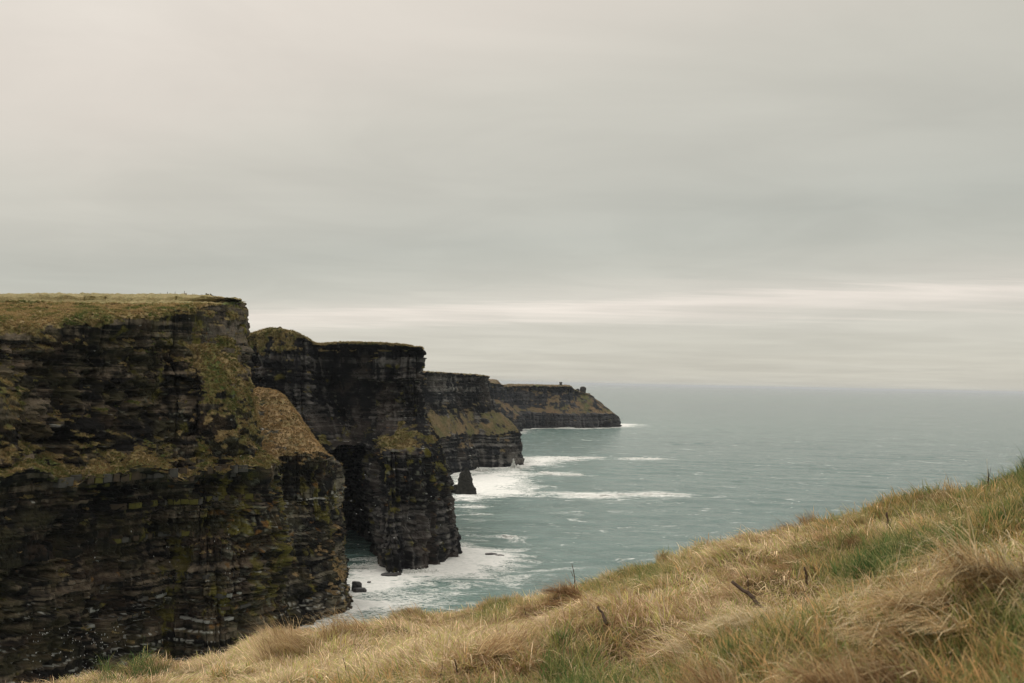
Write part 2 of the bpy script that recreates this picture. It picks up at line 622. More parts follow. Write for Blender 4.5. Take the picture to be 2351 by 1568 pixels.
    if 'guano' in cfg:
        gm = cfg['guano'](z, U, P)
        layer_on = (hash01(li, seed=sd + 9) > 0.52)
        drip = vnoise(U / 0.9, z / 4.0, seed=sd + 160) * 0.45 + fbm(U / 10.0, z / 1.1, None, 4, sd + 161, .6) * 0.85
        gu = sstep(gm + drip * 0.75 + 0.35 * (hb - 0.5) - 0.55 - 0.35 * (1 - lz), 0.0, 0.30) * layer_on * sstep(lz, .35, .75)
        rock = lerp3(rock, np.array((.46, .46, .42)), gu * 0.85)
    gt = fbm(x / (8 * S), y / (8 * S), z / (8 * S), 5, sd + 170, 0.6)
    gt2 = fbm(x / 2.0, y / 2.0, z / 3.0, 3, sd + 180, 0.6)
    gcol = lerp3(cfg.get('straw', (.27, .205, .098)), cfg.get('olive', (.150, .138, .048)), sstep(gt, -0.5, 0.35))
    gcol = lerp3(gcol, np.array((.075, .120, .034)), sstep(gt + 0.5 * gt2, 0.25, 0.75) * cfg.get('green', 0.75))
    gcol = lerp3(gcol, np.array((.085, .052, .032)), sstep(gt2 - 0.35 * gt, 0.35, 0.8) * 0.7)
    rim = np.exp(-((g - 0.47) / 0.06) ** 2)
    gcol = lerp3(gcol, np.array((.120, .078, .045)), rim * 0.6)
    col = rock * (1 - grass[..., None]) + gcol * grass[..., None]
    if 'field' in cfg:
        fm = cfg['field'](Q, W)
        fcol = lerp3((.34, .275, .14), (.265, .235, .11), np.clip(0.5 + 0.6 * gt2, 0, 1))
        col = lerp3(col, fcol, fm)
    return Q, grass, np.clip(col, 0.004, 0.9), N2


def build_cliff(name, stations, su, sv, cfg, mat, label, smooth=4):
    P, W, U, TU, TV = loft(stations, su, sv, smooth)
    cfgc = dict(cfg)
    if 'warpz' in cfg:
        z0_, w0_, a0_ = cfg['warpz']
        P[..., 2] += a0_ * fbm(U / 17, U / 31, None, 4, cfg['seed'] + 55) * np.exp(-((P[..., 2] - z0_) / w0_) ** 2)
    Q, grass, col, N = rock_skin(P, W, U, cfgc)
    me = mesh_np(name, Q, grid_faces(*Q.shape[:2]), mat, col, smooth=False, attrs={'turf': grass})
    o = link(name, me)
    tag(o, label, 'cliff', None, 'structure')
    return o, Q, grass, N, W, U, TV


def S(*pts):
    """station: (px, py, Y, w) seen points or ('z', px, z, Y, w) points at a known height"""
    r = []
    for p in pts:
        if p[0] == 'z':
            q = atz(p[1], p[2], p[3])
            r.append((*q, p[4]))
        else:
            q = at(p[0], p[1], p[2])
            r.append((*q, p[3]))
    return r


# ---- near cliff: plateau back, skyline, turf brow, upper wall, slump, ledge back, ledge lip, under ledge, lower wall, water
c1 = []
for px, rows, back, zb in (
    (-260, ((684, 455, 1), (703, 418, .95), (746, 335, .9), (835, 329, .16), (960, 321, .18), (1083, 316, .62), (1094, 309, .45), (1132, 314, .05), (1350, 312, .0), 304), 760, 150),
    (-110, ((682, 462, 1), (701, 428, .95), (744, 350, .9), (835, 344, .16), (960, 335, .22), (1082, 331, .62), (1094, 323, .45), (1132, 328, .05), (1350, 326, .0), 318), 770, 150),
    (0, ((680, 470, 1), (699, 438, .95), (740, 362, .9), (835, 358, .12), (880, 347, .62), (1080, 343, .66), (1095, 334, .50), (1132, 340, .05), (1350, 338, .0), 333), 780, 150),
    (90, ((679, 476, 1), (697, 446, .95), (742, 371, .85), (835, 372, .10), (965, 362, .22), (1075, 356, .72), (1095, 344, .50), (1132, 352, .05), (1350, 353, .0), 350), 790, 150),
    (190, ((679, 482, 1), (696, 452, .95), (728, 384, .85), (840, 390, .10), (960, 381, .16), (1072, 372, .70), (1096, 360, .45), (1132, 370, .05), (1350, 374, .0), 372), 800, 150),
    (300, ((680, 488, 1), (697, 456, .95), (726, 398, .8), (820, 404, .12), (950, 402, .08), (1070, 389, .62), (1095, 379, .45), (1132, 391, .05), (1350, 400, .0), 398), 800, 151),
    (400, ((681, 482, 1), (695, 452, .95), (712, 418, .8), (785, 420, .50), (930, 417, .02), (1066, 404, .66), (1092, 396, .5), (1128, 407, .05), (1350, 417, .0), 417), 790, 151),
    (470, ((684, 474, 1), (694, 454, .95), (706, 432, .75), (790, 434, .80), (890, 418, .62), (1066, 416, .60), (1088, 407, .5), (1120, 417, .06), (1345, 412, .0), 410), 780, 151),
    (535, ((690, 464, .95), (694, 459, .95), (700, 452, .6), (800, 446, .85), (905, 429, .80), (1060, 428, .60), (1083, 419, .55), (1115, 426, .10), (1330, 417, .05), 418), 760, 150),
):
    rows = list(rows)
    jz = {-260: 0, -110: 4, 0: -3, 90: -8, 190: 3, 300: -6, 400: 5, 470: -2, 535: 3}[px]
    for q_ in (5, 6, 7):
        a_, b_, c_ = rows[q_]
        rows[q_] = (a_ + jz, b_ + (3 if q_ == 6 and px in (190, 400) else 0), c_ * (.68 if q_ == 5 else .8))
    rows = tuple(rows)
    st = [('z', px - 60, zb, back, 1.0)] + [(px, a, b, c) for a, b, c in rows[:-1]] + [('z', px, -5, rows[-1], 0)]
    c1.append(S(*st))
edge = [(540, 693, 463, .9), (548, 695, 461, .7), (556, 698, 458, .40), (560, 800, 455, .30), (580, 903, 447, .75), (598, 1045, 444, .52), (632, 1080, 437, .55), (624, 1130, 444, .15), (652, 1262, 436, .15)]
c1.append(S(('z', 470, 150, 740, 1), *edge, ('z', 634, -5, 446, 0)))
c1.append(S(('z', 450, 150, 750, 1), *[(a - 3, b, c + 22, d) for a, b, c, d in edge], ('z', 638, -5, 468, 0)))
c1.append(S(('z', 380, 150, 760, 1), *[(a - 50, b + 4, c + 75, d) for a, b, c, d in edge], ('z', 590, -5, 520, 0)))
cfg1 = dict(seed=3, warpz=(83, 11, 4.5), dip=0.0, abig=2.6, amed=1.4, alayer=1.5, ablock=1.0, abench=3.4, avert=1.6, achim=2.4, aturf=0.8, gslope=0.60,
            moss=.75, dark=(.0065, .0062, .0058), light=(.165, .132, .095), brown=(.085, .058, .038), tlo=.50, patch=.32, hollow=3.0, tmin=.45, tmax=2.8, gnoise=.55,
            pale=lambda z, U, P: sstep(z, 124, 132) * sstep(P[..., 1], 425, 445),  # pale-specked shale, painted lighter still where this corner catches the light
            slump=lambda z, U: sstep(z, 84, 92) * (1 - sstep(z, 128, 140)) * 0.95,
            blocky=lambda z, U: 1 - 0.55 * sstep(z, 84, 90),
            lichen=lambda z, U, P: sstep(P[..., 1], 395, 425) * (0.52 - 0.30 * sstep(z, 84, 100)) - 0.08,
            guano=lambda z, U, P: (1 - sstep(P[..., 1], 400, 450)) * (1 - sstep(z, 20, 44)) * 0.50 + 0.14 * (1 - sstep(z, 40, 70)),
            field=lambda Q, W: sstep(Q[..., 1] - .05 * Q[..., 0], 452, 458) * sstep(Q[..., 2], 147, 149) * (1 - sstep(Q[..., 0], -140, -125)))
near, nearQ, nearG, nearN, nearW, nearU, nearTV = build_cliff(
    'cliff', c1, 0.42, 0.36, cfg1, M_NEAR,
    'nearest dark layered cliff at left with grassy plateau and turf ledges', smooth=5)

# ---- spur: grass cone on a banded cliff, between the near cliff and the caved cliff
sp = []
SPB = {0: 9, 1: 7, 2: 3}
sp.append(S(('z', 500, 100, 640, 1), (520, 905, 560, .9), (520, 930, 540, .8), (530, 985, 520, .7), (560, 1050, 500, .5), (580, 1066, 496, .3), (585, 1150, 497, .05), (600, 1300, 470, .05), ('z', 610, -5, 452, 0)))
sp.append(S(('z', 560, 108, 650, 1), (592, 893, 572, .9), (596, 925, 552, .6), (606, 985, 530, .55), (630, 1042, 508, .5), (640, 1060, 504, .25), (642, 1150, 505, .08), (650, 1300, 478, .08), ('z', 655, -5, 460, 0)))
sp.append(S(('z', 580, 108, 655, 1), (618, 895, 574, .95), (634, 925, 556, .75), (660, 985, 536, .72), (686, 1040, 516, .68), (690, 1052, 512, .3), (696, 1150, 512, .10), (704, 1300, 494, .12), ('z', 712, -5, 480, 0)))
sp.append(S(('z', 590, 106, 660, 1), (634, 899, 576, 1.0), (662, 930, 562, .85), (702, 988, 545, .78), (733, 1040, 527, .75), (738, 1052, 523, .3), (742, 1150, 522, .10), (756, 1300, 514, .35), ('z', 778, -5, 505, 0)))
sp.append(S(('z', 592, 105, 668, 1), (640, 902, 585, 1.0), (670, 934, 572, 1.0), (710, 990, 556, .95), (747, 1042, 538, .7), (757, 1056, 536, .2), (760, 1150, 536, .08), (780, 1310, 527, .55), ('z', 812, -5, 527, 0)))
sp.append(S(('z', 592, 105, 690, 1), (640, 906, 600, .9), (668, 940, 590, .8), (708, 1000, 580, .5), (765, 1050, 560, .3), (785, 1070, 556, .1), (786, 1150, 556, .0), (795, 1310, 545, .30), ('z', 817, -5, 540, 0)))
sp.append(S(('z', 590, 105, 705, 1), (630, 912, 625, .6), (655, 960, 616, .4), (700, 1020, 606, .2), (760, 1060, 590, .1), (784, 1085, 585, 0), (782, 1150, 585, .0), (788, 1300, 575, .0), ('z', 806, -5, 565, 0)))
for k_, b_ in SPB.items():            # the gully between the near cliff and the spur
    sp[k_] = [(q[0] * (1 + b_ / q[1]), q[1] + b_, q[2], q[3]) for q in sp[k_]]
cfgs = dict(seed=13, warpz=(82, 9, 3.0), abig=1.8, amed=1.0, alayer=1.3, ablock=1.3, abench=2.2, avert=1.6, achim=2.2, moss=.6, gnoise=.62, dark=(.008, .008, .008), light=(.190, .168, .125), hollow=1.6, tmin=.5, tmax=2.6, tlo=.42, aturf=0.7, gslope=0.35,
            straw=(.32, .225, .115), olive=(.24, .175, .085), green=.25,
            blocky=lambda z, U: 1 - 0.6 * sstep(z, 82, 90),
            lichen=lambda z, U, P: 0.36 * sstep(z, 20, 50) - 0.02,
            guano=lambda z, U, P: 0.55 * np.exp(-((z - 58) / 7) ** 2) + 0.62 * (1 - sstep(z, 10, 20)))
spur, spQ, spG, spN, spW, spU, spTV = build_cliff('cliff', sp, 0.5, 0.45, cfgs, M_NEAR,
    'spur with straw coloured grass cone above banded rock, right behind the nearest cliff', smooth=5)

# ---- caved cliff: hump at left, crease, scooped main wall with a black cave, bench at right
cv = []
cv.append(S(('z', 480, 138, 960, 1), (500, 772, 760, 1), (520, 792, 735, .7), (530, 880, 728, .15), (535, 960, 724, .1), (540, 1010, 722, .2), (545, 1050, 718, .1), (548, 1150, 716, 0), ('z', 550, -5, 712, 0)))
cv.append(S(('z', 545, 138, 950, 1), (567, 768, 735, 1), (572, 786, 722, .7), (580, 880, 716, .15), (590, 960, 712, .1), (600, 1010, 708, .2), (610, 1050, 705, .1), (615, 1150, 700, 0), ('z', 620, -5, 695, 0)))
cv.append(S(('z', 590, 140, 940, 1), (620, 755, 730, 1), (628, 778, 710, .7), (632, 880, 705, .12), (640, 960, 702, .1), (655, 1010, 698, .25), (665, 1050, 694, .1), (680, 1150, 690, 0), ('z', 690, -5, 684, 0)))
cv.append(S(('z', 640, 138, 930, 1), (672, 763, 722, 1), (680, 783, 704, .55), (684, 880, 698, .10), (692, 960, 694, .1), (715, 1012, 688, .35), (725, 1050, 684, .1), (735, 1150, 680, 0), ('z', 745, -5, 672, 0)))
cv.append(S(('z', 670, 136, 940, 1), (706, 779, 722, 1), (712, 796, 708, .45), (716, 880, 704, .08), (722, 960, 700, .1), (745, 1012, 690, .45), (758, 1046, 685, .15), (766, 1150, 682, 0), ('z', 775, -5, 676, 0)))
cv.append(S(('z', 690, 136, 950, 1), (724, 790, 730, 1), (726, 802, 716, .45), (738, 880, 722, .05), (756, 960, 716, .08), (772, 1015, 700, .40), (782, 1048, 690, .12), (786, 1150, 688, 0), ('z', 795, -5, 680, 0)))
cv.append(S(('z', 740, 137, 950, 1), (770, 788, 722, 1), (770, 800, 710, .45), (772, 880, 726, .03), (788, 960, 724, .05), (808, 1015, 700, .12), (820, 1048, 690, .05), (822, 1150, 688, 0), ('z', 832, -5, 672, 0)))
cv.append(S(('z', 790, 138, 960, 1), (815, 787, 712, 1), (815, 800, 700, .45), (818, 880, 712, .02), (830, 960, 712, .05), (848, 1015, 682, .12), (858, 1045, 668, .1), (862, 1150, 660, 0), ('z', 866, -5, 640, 0)))
cv.append(S(('z', 840, 139, 970, 1), (868, 789, 704, 1), (868, 802, 692, .45), (868, 880, 698, .02), (878, 960, 694, .06), (880, 1015, 662, .50), (884, 1040, 648, .3), (888, 1150, 642, 0.03), ('z', 900, -5, 622, 0)))
cv.append(S(('z', 880, 139, 980, 1), (915, 792, 698, 1), (915, 805, 688, .45), (915, 880, 690, .02), (920, 960, 686, .06), (925, 1015, 664, .60), (930, 1042, 650, .25), (938, 1150, 646, .04), ('z', 955, -5, 634, 0)))
cv.append(S(('z', 910, 139, 990, 1), (952, 797, 694, 1), (953, 808, 686, .45), (953, 880, 688, .02), (958, 950, 684, .12), (968, 1005, 668, .55), (978, 1042, 658, .2), (990, 1150, 656, .06), ('z', 1008, -5, 652, 0)))
ce = [(962, 799, 694, .9), (965, 807, 690, .35), (964, 880, 692, .02), (973, 948, 690, .2), (996, 985, 684, .50), (1016, 1042, 678, .15), (1031, 1130, 678, .06)]
cv.append(S(('z', 925, 139, 1000, 1), *ce, ('z', 1050, -5, 682, 0)))
cv.append(S(('z', 920, 139, 1010, 1), *[(a - 4, b, c + 28, d) for a, b, c, d in ce], ('z', 1047, -5, 712, 0)))
cv.append(S(('z', 880, 139, 1020, 1), *[(a - 70, b + 2, c + 110, d) for a, b, c, d in ce], ('z', 980, -5, 800, 0)))
cfgv = dict(seed=23, abig=1.6, amed=1.2, alayer=1.2, ablock=1.1, abench=1.6, avert=4.2, achim=5.0, aturf=0.7, streak=.55, size=1.25, gslope=0.3,
            dark=(.007, .0075, .009), light=(.120, .113, .106), brown=(.075, .060, .050), hollow=2.0, tmin=.6, tmax=3.0, tlo=.40,
            straw=(.235, .185, .085), olive=(.150, .130, .050),
            lichen=lambda z, U, P: 0.28 * sstep(z, 25, 50) * (1 - sstep(z, 82, 92)) * sstep(P[..., 0], -110, -70),
            guano=lambda z, U, P: 0.50 * np.exp(-((z - 50) / 3) ** 2) + 0.30 * np.exp(-((z - 78) / 2) ** 2))
Pv, Wv, Uv, TUv, TVv = loft(cv, 0.6, 0.55, 5)
# hollow the cave out of the wall: flat roof, black depth, open to the sea
pxv, pyv = project(Pv.reshape(-1, 3))
pxv, pyv = pxv.reshape(Wv.shape), pyv.reshape(Wv.shape)
zc = Pv[..., 2] + 1.2 * vnoise(Uv / 5, Uv / 9, seed=77)
lft = -118.0 + 2.5 * vnoise(zc / 9, zc * 0 + 3, seed=78)
hol = sstep(-zc, -74, -71) * sstep(Pv[..., 0], lft - 3, lft + 2) * (1 - sstep(Pv[..., 0] + 0.12 * (zc - 70), -107, -88))
dep_ = 115.0
Pv[..., 1] += hol * dep_
Pv[..., 0] -= hol * dep_ * .2
Qv, Gv, Cv, Nv = rock_skin(Pv, Wv, Uv, cfgv)
caved = link('cliff', mesh_np('caved_cliff', Qv, grid_faces(*Wv.shape), M_MID, Cv, smooth=False))
tag(caved, 'tall flat topped cliff with a black sea cave at its foot', 'cliff', None, 'structure')

# ---- far cliff with grass bench
fc = []
for st in (
    (('z', 930, 128, 1800, 1), (940, 851, 1300, 1), (940, 857, 1290, .4), (942, 905, 1288, .0), (946, 942, 1285, .35), (952, 1000, 1260, .7), (956, 1012, 1256, .15), (958, 1050, 1254, 0), ('z', 962, -6, 1240, 0)),
    (('z', 960, 128, 1800, 1), (974, 853, 1330, 1), (975, 858, 1322, .4), (980, 905, 1318, .0), (985, 945, 1314, .45), (1000, 998, 1288, .85), (1005, 1010, 1284, .2), (1010, 1050, 1282, 0), ('z', 1020, -6, 1268, 0)),
    (('z', 1000, 128, 1820, 1), (1020, 856, 1372, 1), (1020, 861, 1362, .4), (1023, 905, 1358, .0), (1030, 950, 1352, .55), (1045, 992, 1330, .68), (1050, 1004, 1325, .35), (1054, 1050, 1322, .12), ('z', 1062, -6, 1312, 0)),
    (('z', 1040, 128, 1830, 1), (1066, 859, 1440, 1), (1066, 864, 1434, .4), (1068, 905, 1430, .0), (1078, 945, 1426, .45), (1096, 992, 1404, .68), (1100, 1004, 1400, .40), (1102, 1050, 1396, .15), ('z', 1104, -6, 1388, 0)),
    (('z', 1070, 128, 1850, 1), (1100, 862, 1454, 1), (1100, 867, 1448, .4), (1100, 905, 1446, .0), (1112, 950, 1438, .40), (1136, 992, 1420, .68), (1142, 1002, 1416, .45), (1146, 1048, 1412, .15), ('z', 1148, -6, 1405, 0)),
    (('z', 1080, 128, 1860, 1), (1118, 863.5, 1476, .9), (1121, 867, 1472, .2), (1120, 905, 1470, .1), (1136, 938, 1464, .20), (1172, 980, 1454, .8), (1182, 994, 1450, .35), (1185, 1030, 1446, .1), ('z', 1183, -6, 1441, 0)),
    (('z', 1080, 128, 1870, 1), (1119, 864.5, 1500, .9), (1123, 869, 1496, .2), (1122, 907, 1494, .1), (1142, 937, 1488, .20), (1180, 976, 1480, .7), (1191, 992, 1476, .3), (1194, 1024, 1472, .05), ('z', 1190, -6, 1467, 0)),
    (('z', 1060, 128, 1890, 1), (1090, 867, 1580, .9), (1092, 873, 1576, .2), (1090, 912, 1576, .1), (1110, 940, 1576, .30), (1140, 976, 1574, .8), (1150, 992, 1572, .3), (1152, 1024, 1570, .05), ('z', 1150, -6, 1565, 0)),
):
    fc.append(S(*st))
cfgf = dict(seed=33, abig=6.5, amed=3.0, alayer=1.2, ablock=1.2, abench=2.4, avert=4.5, achim=6.0, aturf=2.2, size=2.0, gslope=0.25, gnoise=.62, streak=.5,
            dark=(.011, .0125, .015), light=(.160, .153, .140), brown=(.075, .064, .054),
            straw=(.180, .132, .072), olive=(.118, .105, .050), green=.30,
            guano=lambda z, U, P: 0.45 * np.exp(-((z - 24) / 9) ** 2) + 0.30 * sstep(z, 95, 110))
farc, fQ, fG, fN, fW, fU, fTV = build_cliff('cliff', fc, 1.15, 0.9, cfgf, M_FAR,
    'middle distance cliff with green slope between two dark rock walls', smooth=5)

# ---- headland far off, with the tower on it
hd = []
for st in (
    (('z', 1100, 128, 3200, 1), (1100, 874, 2380, 1), (1100, 877, 2370, .4), (1104, 900, 2366, .05), (1110, 925, 2350, .5), (1118, 945, 2330, .3), ('z', 1122, -8, 2318, 0)),
    (('z', 1130, 126, 3200, 1), (1138, 879.5, 2400, 1), (1140, 882, 2390, .3), (1142, 905, 2385, .05), (1152, 930, 2370, .6), (1160, 952, 2350, .3), ('z', 1166, -8, 2338, 0)),
    (('z', 1140, 124, 3220, 1), (1147, 880, 2420, .8), (1148, 884, 2415, .1), (1149, 906, 2412, .1), (1163, 932, 2404, .6), (1180, 955, 2395, .3), ('z', 1186, -8, 2390, 0)),
    (('z', 1150, 108, 3250, 1), (1152, 888, 2550, 1), (1156, 891, 2530, .3), (1168, 916, 2520, .1), (1178, 938, 2500, .65), (1192, 952, 2480, .25), ('z', 1196, -8, 2590, 0)),
    (('z', 1170, 112, 3260, 1), (1176, 886, 2640, 1), (1178, 889.5, 2630, .3), (1182, 922, 2618, .05), (1190, 940, 2600, .60), (1200, 950, 2590, .15), ('z', 1212, -8, 2580, 0)),
    (('z', 1200, 112, 3280, 1), (1208, 885.6, 2670, 1), (1209, 889.5, 2660, .3), (1210, 930, 2640, .05), (1213, 944, 2624, .50), (1216, 950, 2616, .1), ('z', 1222, -8, 2612, 0)),
    (('z', 1240, 112, 3300, 1), (1247, 885.6, 2690, 1), (1247, 889.0, 2682, .3), (1250, 922, 2668, .08), (1249, 944, 2648, .70), (1249, 952, 2640, .1), ('z', 1250, -8, 2640, 0)),
    (('z', 1255, 112, 3310, 1), (1259, 885.8, 2715, 1), (1260, 890, 2706, .4), (1259, 905, 2700, .30), (1259, 944, 2660, .85), (1262, 953, 2652, .15), ('z', 1265, -8, 2650, 0)),
    (('z', 1280, 112, 3330, 1), (1288, 885.6, 2740, 1), (1288, 889.5, 2732, .45), (1290, 902, 2724, .20), (1294, 945, 2684, .62), (1297, 954, 2676, .2), ('z', 1300, -8, 2672, 0)),
    (('z', 1298, 111, 3340, 1), (1308, 886.5, 2752, .8), (1313, 891, 2744, .2), (1314, 902, 2738, .12), (1328, 945, 2704, .66), (1332, 953, 2698, .2), ('z', 1336, -8, 2695, 0)),
    (('z', 1304, 104, 3350, 1), (1316, 893, 2768, .8), (1318, 897, 2760, .4), (1323, 908, 2752, .45), (1356, 945, 2728, .70), (1362, 953, 2722, .2), ('z', 1366, -8, 2720, 0)),
    (('z', 1312, 90, 3360, 1), (1337, 902, 2790, .8), (1343, 905, 2784, .5), (1352, 914, 2778, .45), (1384, 945, 2764, .65), (1392, 954, 2758, .2), ('z', 1396, -8, 2756, 0)),
    (('z', 1316, 70, 3370, 1), (1350, 904, 2830, .7), (1362, 912, 2826, .45), (1378, 925, 2822, .5), (1402, 944, 2818, .6), (1412, 954, 2812, .15), ('z', 1418, -8, 2820, 0)),
    (('z', 1316, 60, 3380, 1), (1350, 906, 2880, .7), (1362, 914, 2878, .45), (1380, 927, 2876, .5), (1404, 946, 2874, .5), (1414, 956, 2870, .1), ('z', 1420, -8, 2890, 0)),
    (('z', 1300, 50, 3400, 1), (1330, 912, 3020, .7), (1340, 920, 3020, .45), (1350, 930, 3020, .5), (1370, 948, 3030, .5), (1380, 956, 3040, .1), ('z', 1384, -8, 3050, 0)),
):
    hd.append(S(*st))
cfgh = dict(seed=43, abig=9.0, amed=5.0, alayer=1.2, ablock=1.2, abench=3.0, avert=6.5, achim=7.0, aturf=4.0, size=2.6, gslope=0.2, gnoise=.7, streak=.45,
            dark=(.012, .015, .020), light=(.085, .082, .084), brown=(.048, .043, .040),  # dark tone lifted and blued, painting extra haze into the rock colour
            straw=(.190, .130, .075), olive=(.140, .112, .060))
head, hQ, hG, hN, hW, hU, hTV = build_cliff('headland', hd, 2.0, 1.6, cfgh, M_HEAD,
    'farthest low headland with brown slope and small square tower', smooth=4)
head['category'] = 'headland'

COASTS = [nearQ[-1], spQ[-1], Qv[-1], fQ[-1], hQ[-1]]
print('tris so far', sum(len(o.data.polygons) * 2 for o in COL.objects if o.type == 'MESH'))

# ------------------------------------------------------------------ sea
def axis(lo, hi, step, far, growth):
    a = list(np.arange(lo, hi, step))
    s, v = step, hi
    while v < far:
        a.append(v)
        s *= growth
        v += s
    a.append(far)
    return a


xs = axis(-420, 900, 4.0, 130000, 1.06)
neg = axis(420, 430, 8.0, 130000, 1.25)
xs = np.array([-v for v in neg[::-1]][:-1] + [v for v in xs if v > -420])
ys = np.array([-20000, -6000, -2000, -700, -200, 60, 180, 260] + axis(300, 1500, 3.6, 170000, 1.022))
X, Y = np.meshgrid(xs, ys)
damp = 1 - sstep(Y, 1800, 6000)
sw = 0.9 * np.sin((Y * 0.93 + X * 0.25 + 14 * vnoise(X / 90, Y / 90, seed=201)) / 9.5) * (0.5 + 0.5 * vnoise(X / 120, Y / 70, seed=202))
sw += 0.5 * fbm(X / 26, Y / 12, None, 3, 203) + 0.25 * fbm(X / 8, Y / 6, None, 2, 205)
Zs = sw * damp * 0.8
# foam: close to rock, in the lee of the points, along named patches
pts = np.concatenate([c[::3] for c in COASTS])
sel = (Y > 250) & (Y < 9000) & (X > -420) & (X < 3000)
D = np.full(X.shape, 1e4)
xf, yf = X[sel], Y[sel]
dm = np.full(xf.shape, 1e9)
for c in COASTS:
    cc = c[::4]
    for k in range(0, len(cc), 40):
        q = cc[k:k + 40]
        d2 = (xf[:, None] - q[None, :, 0]) ** 2 + (yf[:, None] - q[None, :, 1]) ** 2
        dm = np.minimum(dm, d2.min(1))
D[sel] = np.sqrt(dm)
foam = 0.62 * np.exp(-D / (5 + Y * 0.005)) + 0.26 * np.exp(-D / 40)


def foam_patch(px, py, rx, ry, wgt, rot=0.0):
    global foam
    c = on_sea(px, py)
    a = np.linalg.norm(on_sea(px + rx, py) - c)
    b = abs(on_sea(px, py - ry)[1] - on_sea(px, py + ry)[1]) / 2
    dx_, dy_ = X - c[0], Y - c[1]
    u_ = dx_ * math.cos(rot) + dy_ * math.sin(rot)
    v_ = -dx_ * math.sin(rot) + dy_ * math.cos(rot)
    foam = foam + wgt * np.exp(-((u_ / a) ** 2 + (v_ / b) ** 2))


for p in ((1000, 1300, 90, 18, 1.1), (1100, 1277, 75, 14, 1.15), (870, 1325, 80, 18, .75), (850, 1345, 40, 16, .65), (880, 1385, 80, 14, .45),
          (960, 1340, 160, 30, .28), (1130, 1300, 70, 22, .30), (1000, 1375, 120, 20, .18), (1150, 1320, 60, 30, .15),
          (1095, 1106, 70, 18, .85), (1150, 1100, 70, 14, .65), (1110, 1130, 90, 12, .75), (1070, 1145, 40, 8, .6), (1180, 1085, 60, 8, .45), (1210, 1118, 60, 12, .3),
          (1240, 1056, 60, 6, .75), (1300, 1052, 80, 3.5, .55), (1230, 1066, 60, 4, .5), (1170, 1072, 40, 5, .6), (1480, 1053, 60, 2.6, .5), (1290, 1088, 70, 4, .5),
          (1400, 1138, 140, 8, .55), (1330, 1136, 90, 6, .4), (1500, 1134, 80, 5, .5), (1080, 1163, 40, 4, .5), (1090, 1180, 60, 6, .25),
          (1100, 1195, 40, 5, .3), (1165, 1232, 18, 4, .6), (1110, 1240, 30, 4, .35), (1208, 979, 16, 3, .7), (1280, 982, 60, 2, .55), (1400, 976, 50, 2.4, .7), (1440, 974, 40, 1.6, .5)):
    foam_patch(*p)
foam *= 1 - .9 * sstep(Y, 672, 690) * (1 - sstep(Y, 840, 860)) * (1 - sstep(X, -90, -75)) * sstep(X, -200, -180)
foam = np.clip(foam, 0, 1.3)
# shallow stirred water is greener
stir = np.clip(0.45 * np.exp(-D / 130) + 0.40 * np.exp(-D / 900) + 0.4 * foam, 0, 1)
c = on_sea(960, 1370)
stir = np.clip(stir + 1.0 * np.exp(-(((X - c[0]) / 45) ** 2 + ((Y - c[1]) / 50) ** 2)), 0, 1)

m, t, o = new_mat('sea_water')
g = t.node('ShaderNodeNewGeometry')
pos = g.outputs['Position']
fa = t.node('ShaderNodeAttribute', attribute_name='foam').outputs['Fac']
sa = t.node('ShaderNodeAttribute', attribute_name='stir').outputs['Fac']
mp1 = t.node('ShaderNodeMapping')
mp1.inputs['Scale'].default_value = (0.6, 1.0, 1.0)
mp1.inputs['Rotation'].default_value = (0, 0, math.radians(-14))
t.l.new(pos, mp1.inputs['Vector'])
v1 = mp1.outputs[0]
f1 = t.noise(v1, 0.045, 7.0, 0.62, 1.2)
f2 = t.noise(v1, 0.35, 5.0, 0.65, 0.8)
lace = t.math('ABSOLUTE', t.math('SUBTRACT', f2, 0.5))
lace = t.maprange(lace, 0.0, 0.10, 1.0, 0.0)
body = t.math('MULTIPLY_ADD', t.math('SUBTRACT', f1, 0.5), 1.9, fa)
body = t.math('MULTIPLY_ADD', t.math('SUBTRACT', f2, 0.5), 0.9, body)
solid = t.maprange(body, 0.50, 0.80)
thin = t.math('MULTIPLY', t.maprange(body, 0.16, 0.5), t.math('MULTIPLY', lace, 0.95))
# whitecaps in open water
wc1 = t.noise(v1, 0.028, 3.0, 0.55, 0.4)
wc2 = t.noise(v1, 0.16, 4.0, 0.6, 0.5)
caps = t.math('MULTIPLY', t.maprange(wc1, 0.52, 0.66), t.maprange(wc2, 0.62, 0.68))
ff = t.math('MAXIMUM', t.math('MAXIMUM', solid, thin), t.math('MULTIPLY', caps, 0.8))
deep = t.ramp(t.noise(v1, 0.006, 4.0, 0.55), [(0.3, (.084, .140, .136)), (0.7, (.118, .180, .170))])
green = t.ramp(t.noise(v1, 0.03, 4.0, 0.6), [(0.3, (.075, .158, .140)), (0.7, (.200, .300, .272))])
wcol = t.mix(sa, deep, green)
h1 = t.noise(v1, 0.11, 5.0, 0.62, 0.4)
h2 = t.noise(v1, 0.5, 4.0, 0.6, 0.3)
h3 = t.noise(v1, 0.03, 3.0, 0.5, 0.3)
hh = t.math('ADD', t.math('MULTIPLY', h1, 3.4), t.math('ADD', t.math('MULTIPLY', h2, 1.0), t.math('MULTIPLY', h3, 5.0)))
bn = bump(t, hh, 0.9, 1.0)
pw = t.node('ShaderNodeBsdfPrincipled')
t.l.new(wcol, pw.inputs['Base Color'])
pw.inputs['Roughness'].default_value = 0.16
pw.inputs['IOR'].default_value = 1.33
t.l.new(bn, pw.inputs['Normal'])
pf = t.node('ShaderNodeBsdfDiffuse')
fcx = t.ramp(f2, [(0.25, (.64, .67, .64)), (0.65, (.92, .92, .89))])
t.l.new(fcx, pf.inputs['Color'])
t.l.new(bump(t, t.math('ADD', f2, f1), 0.8, 1.5), pf.inputs['Normal'])
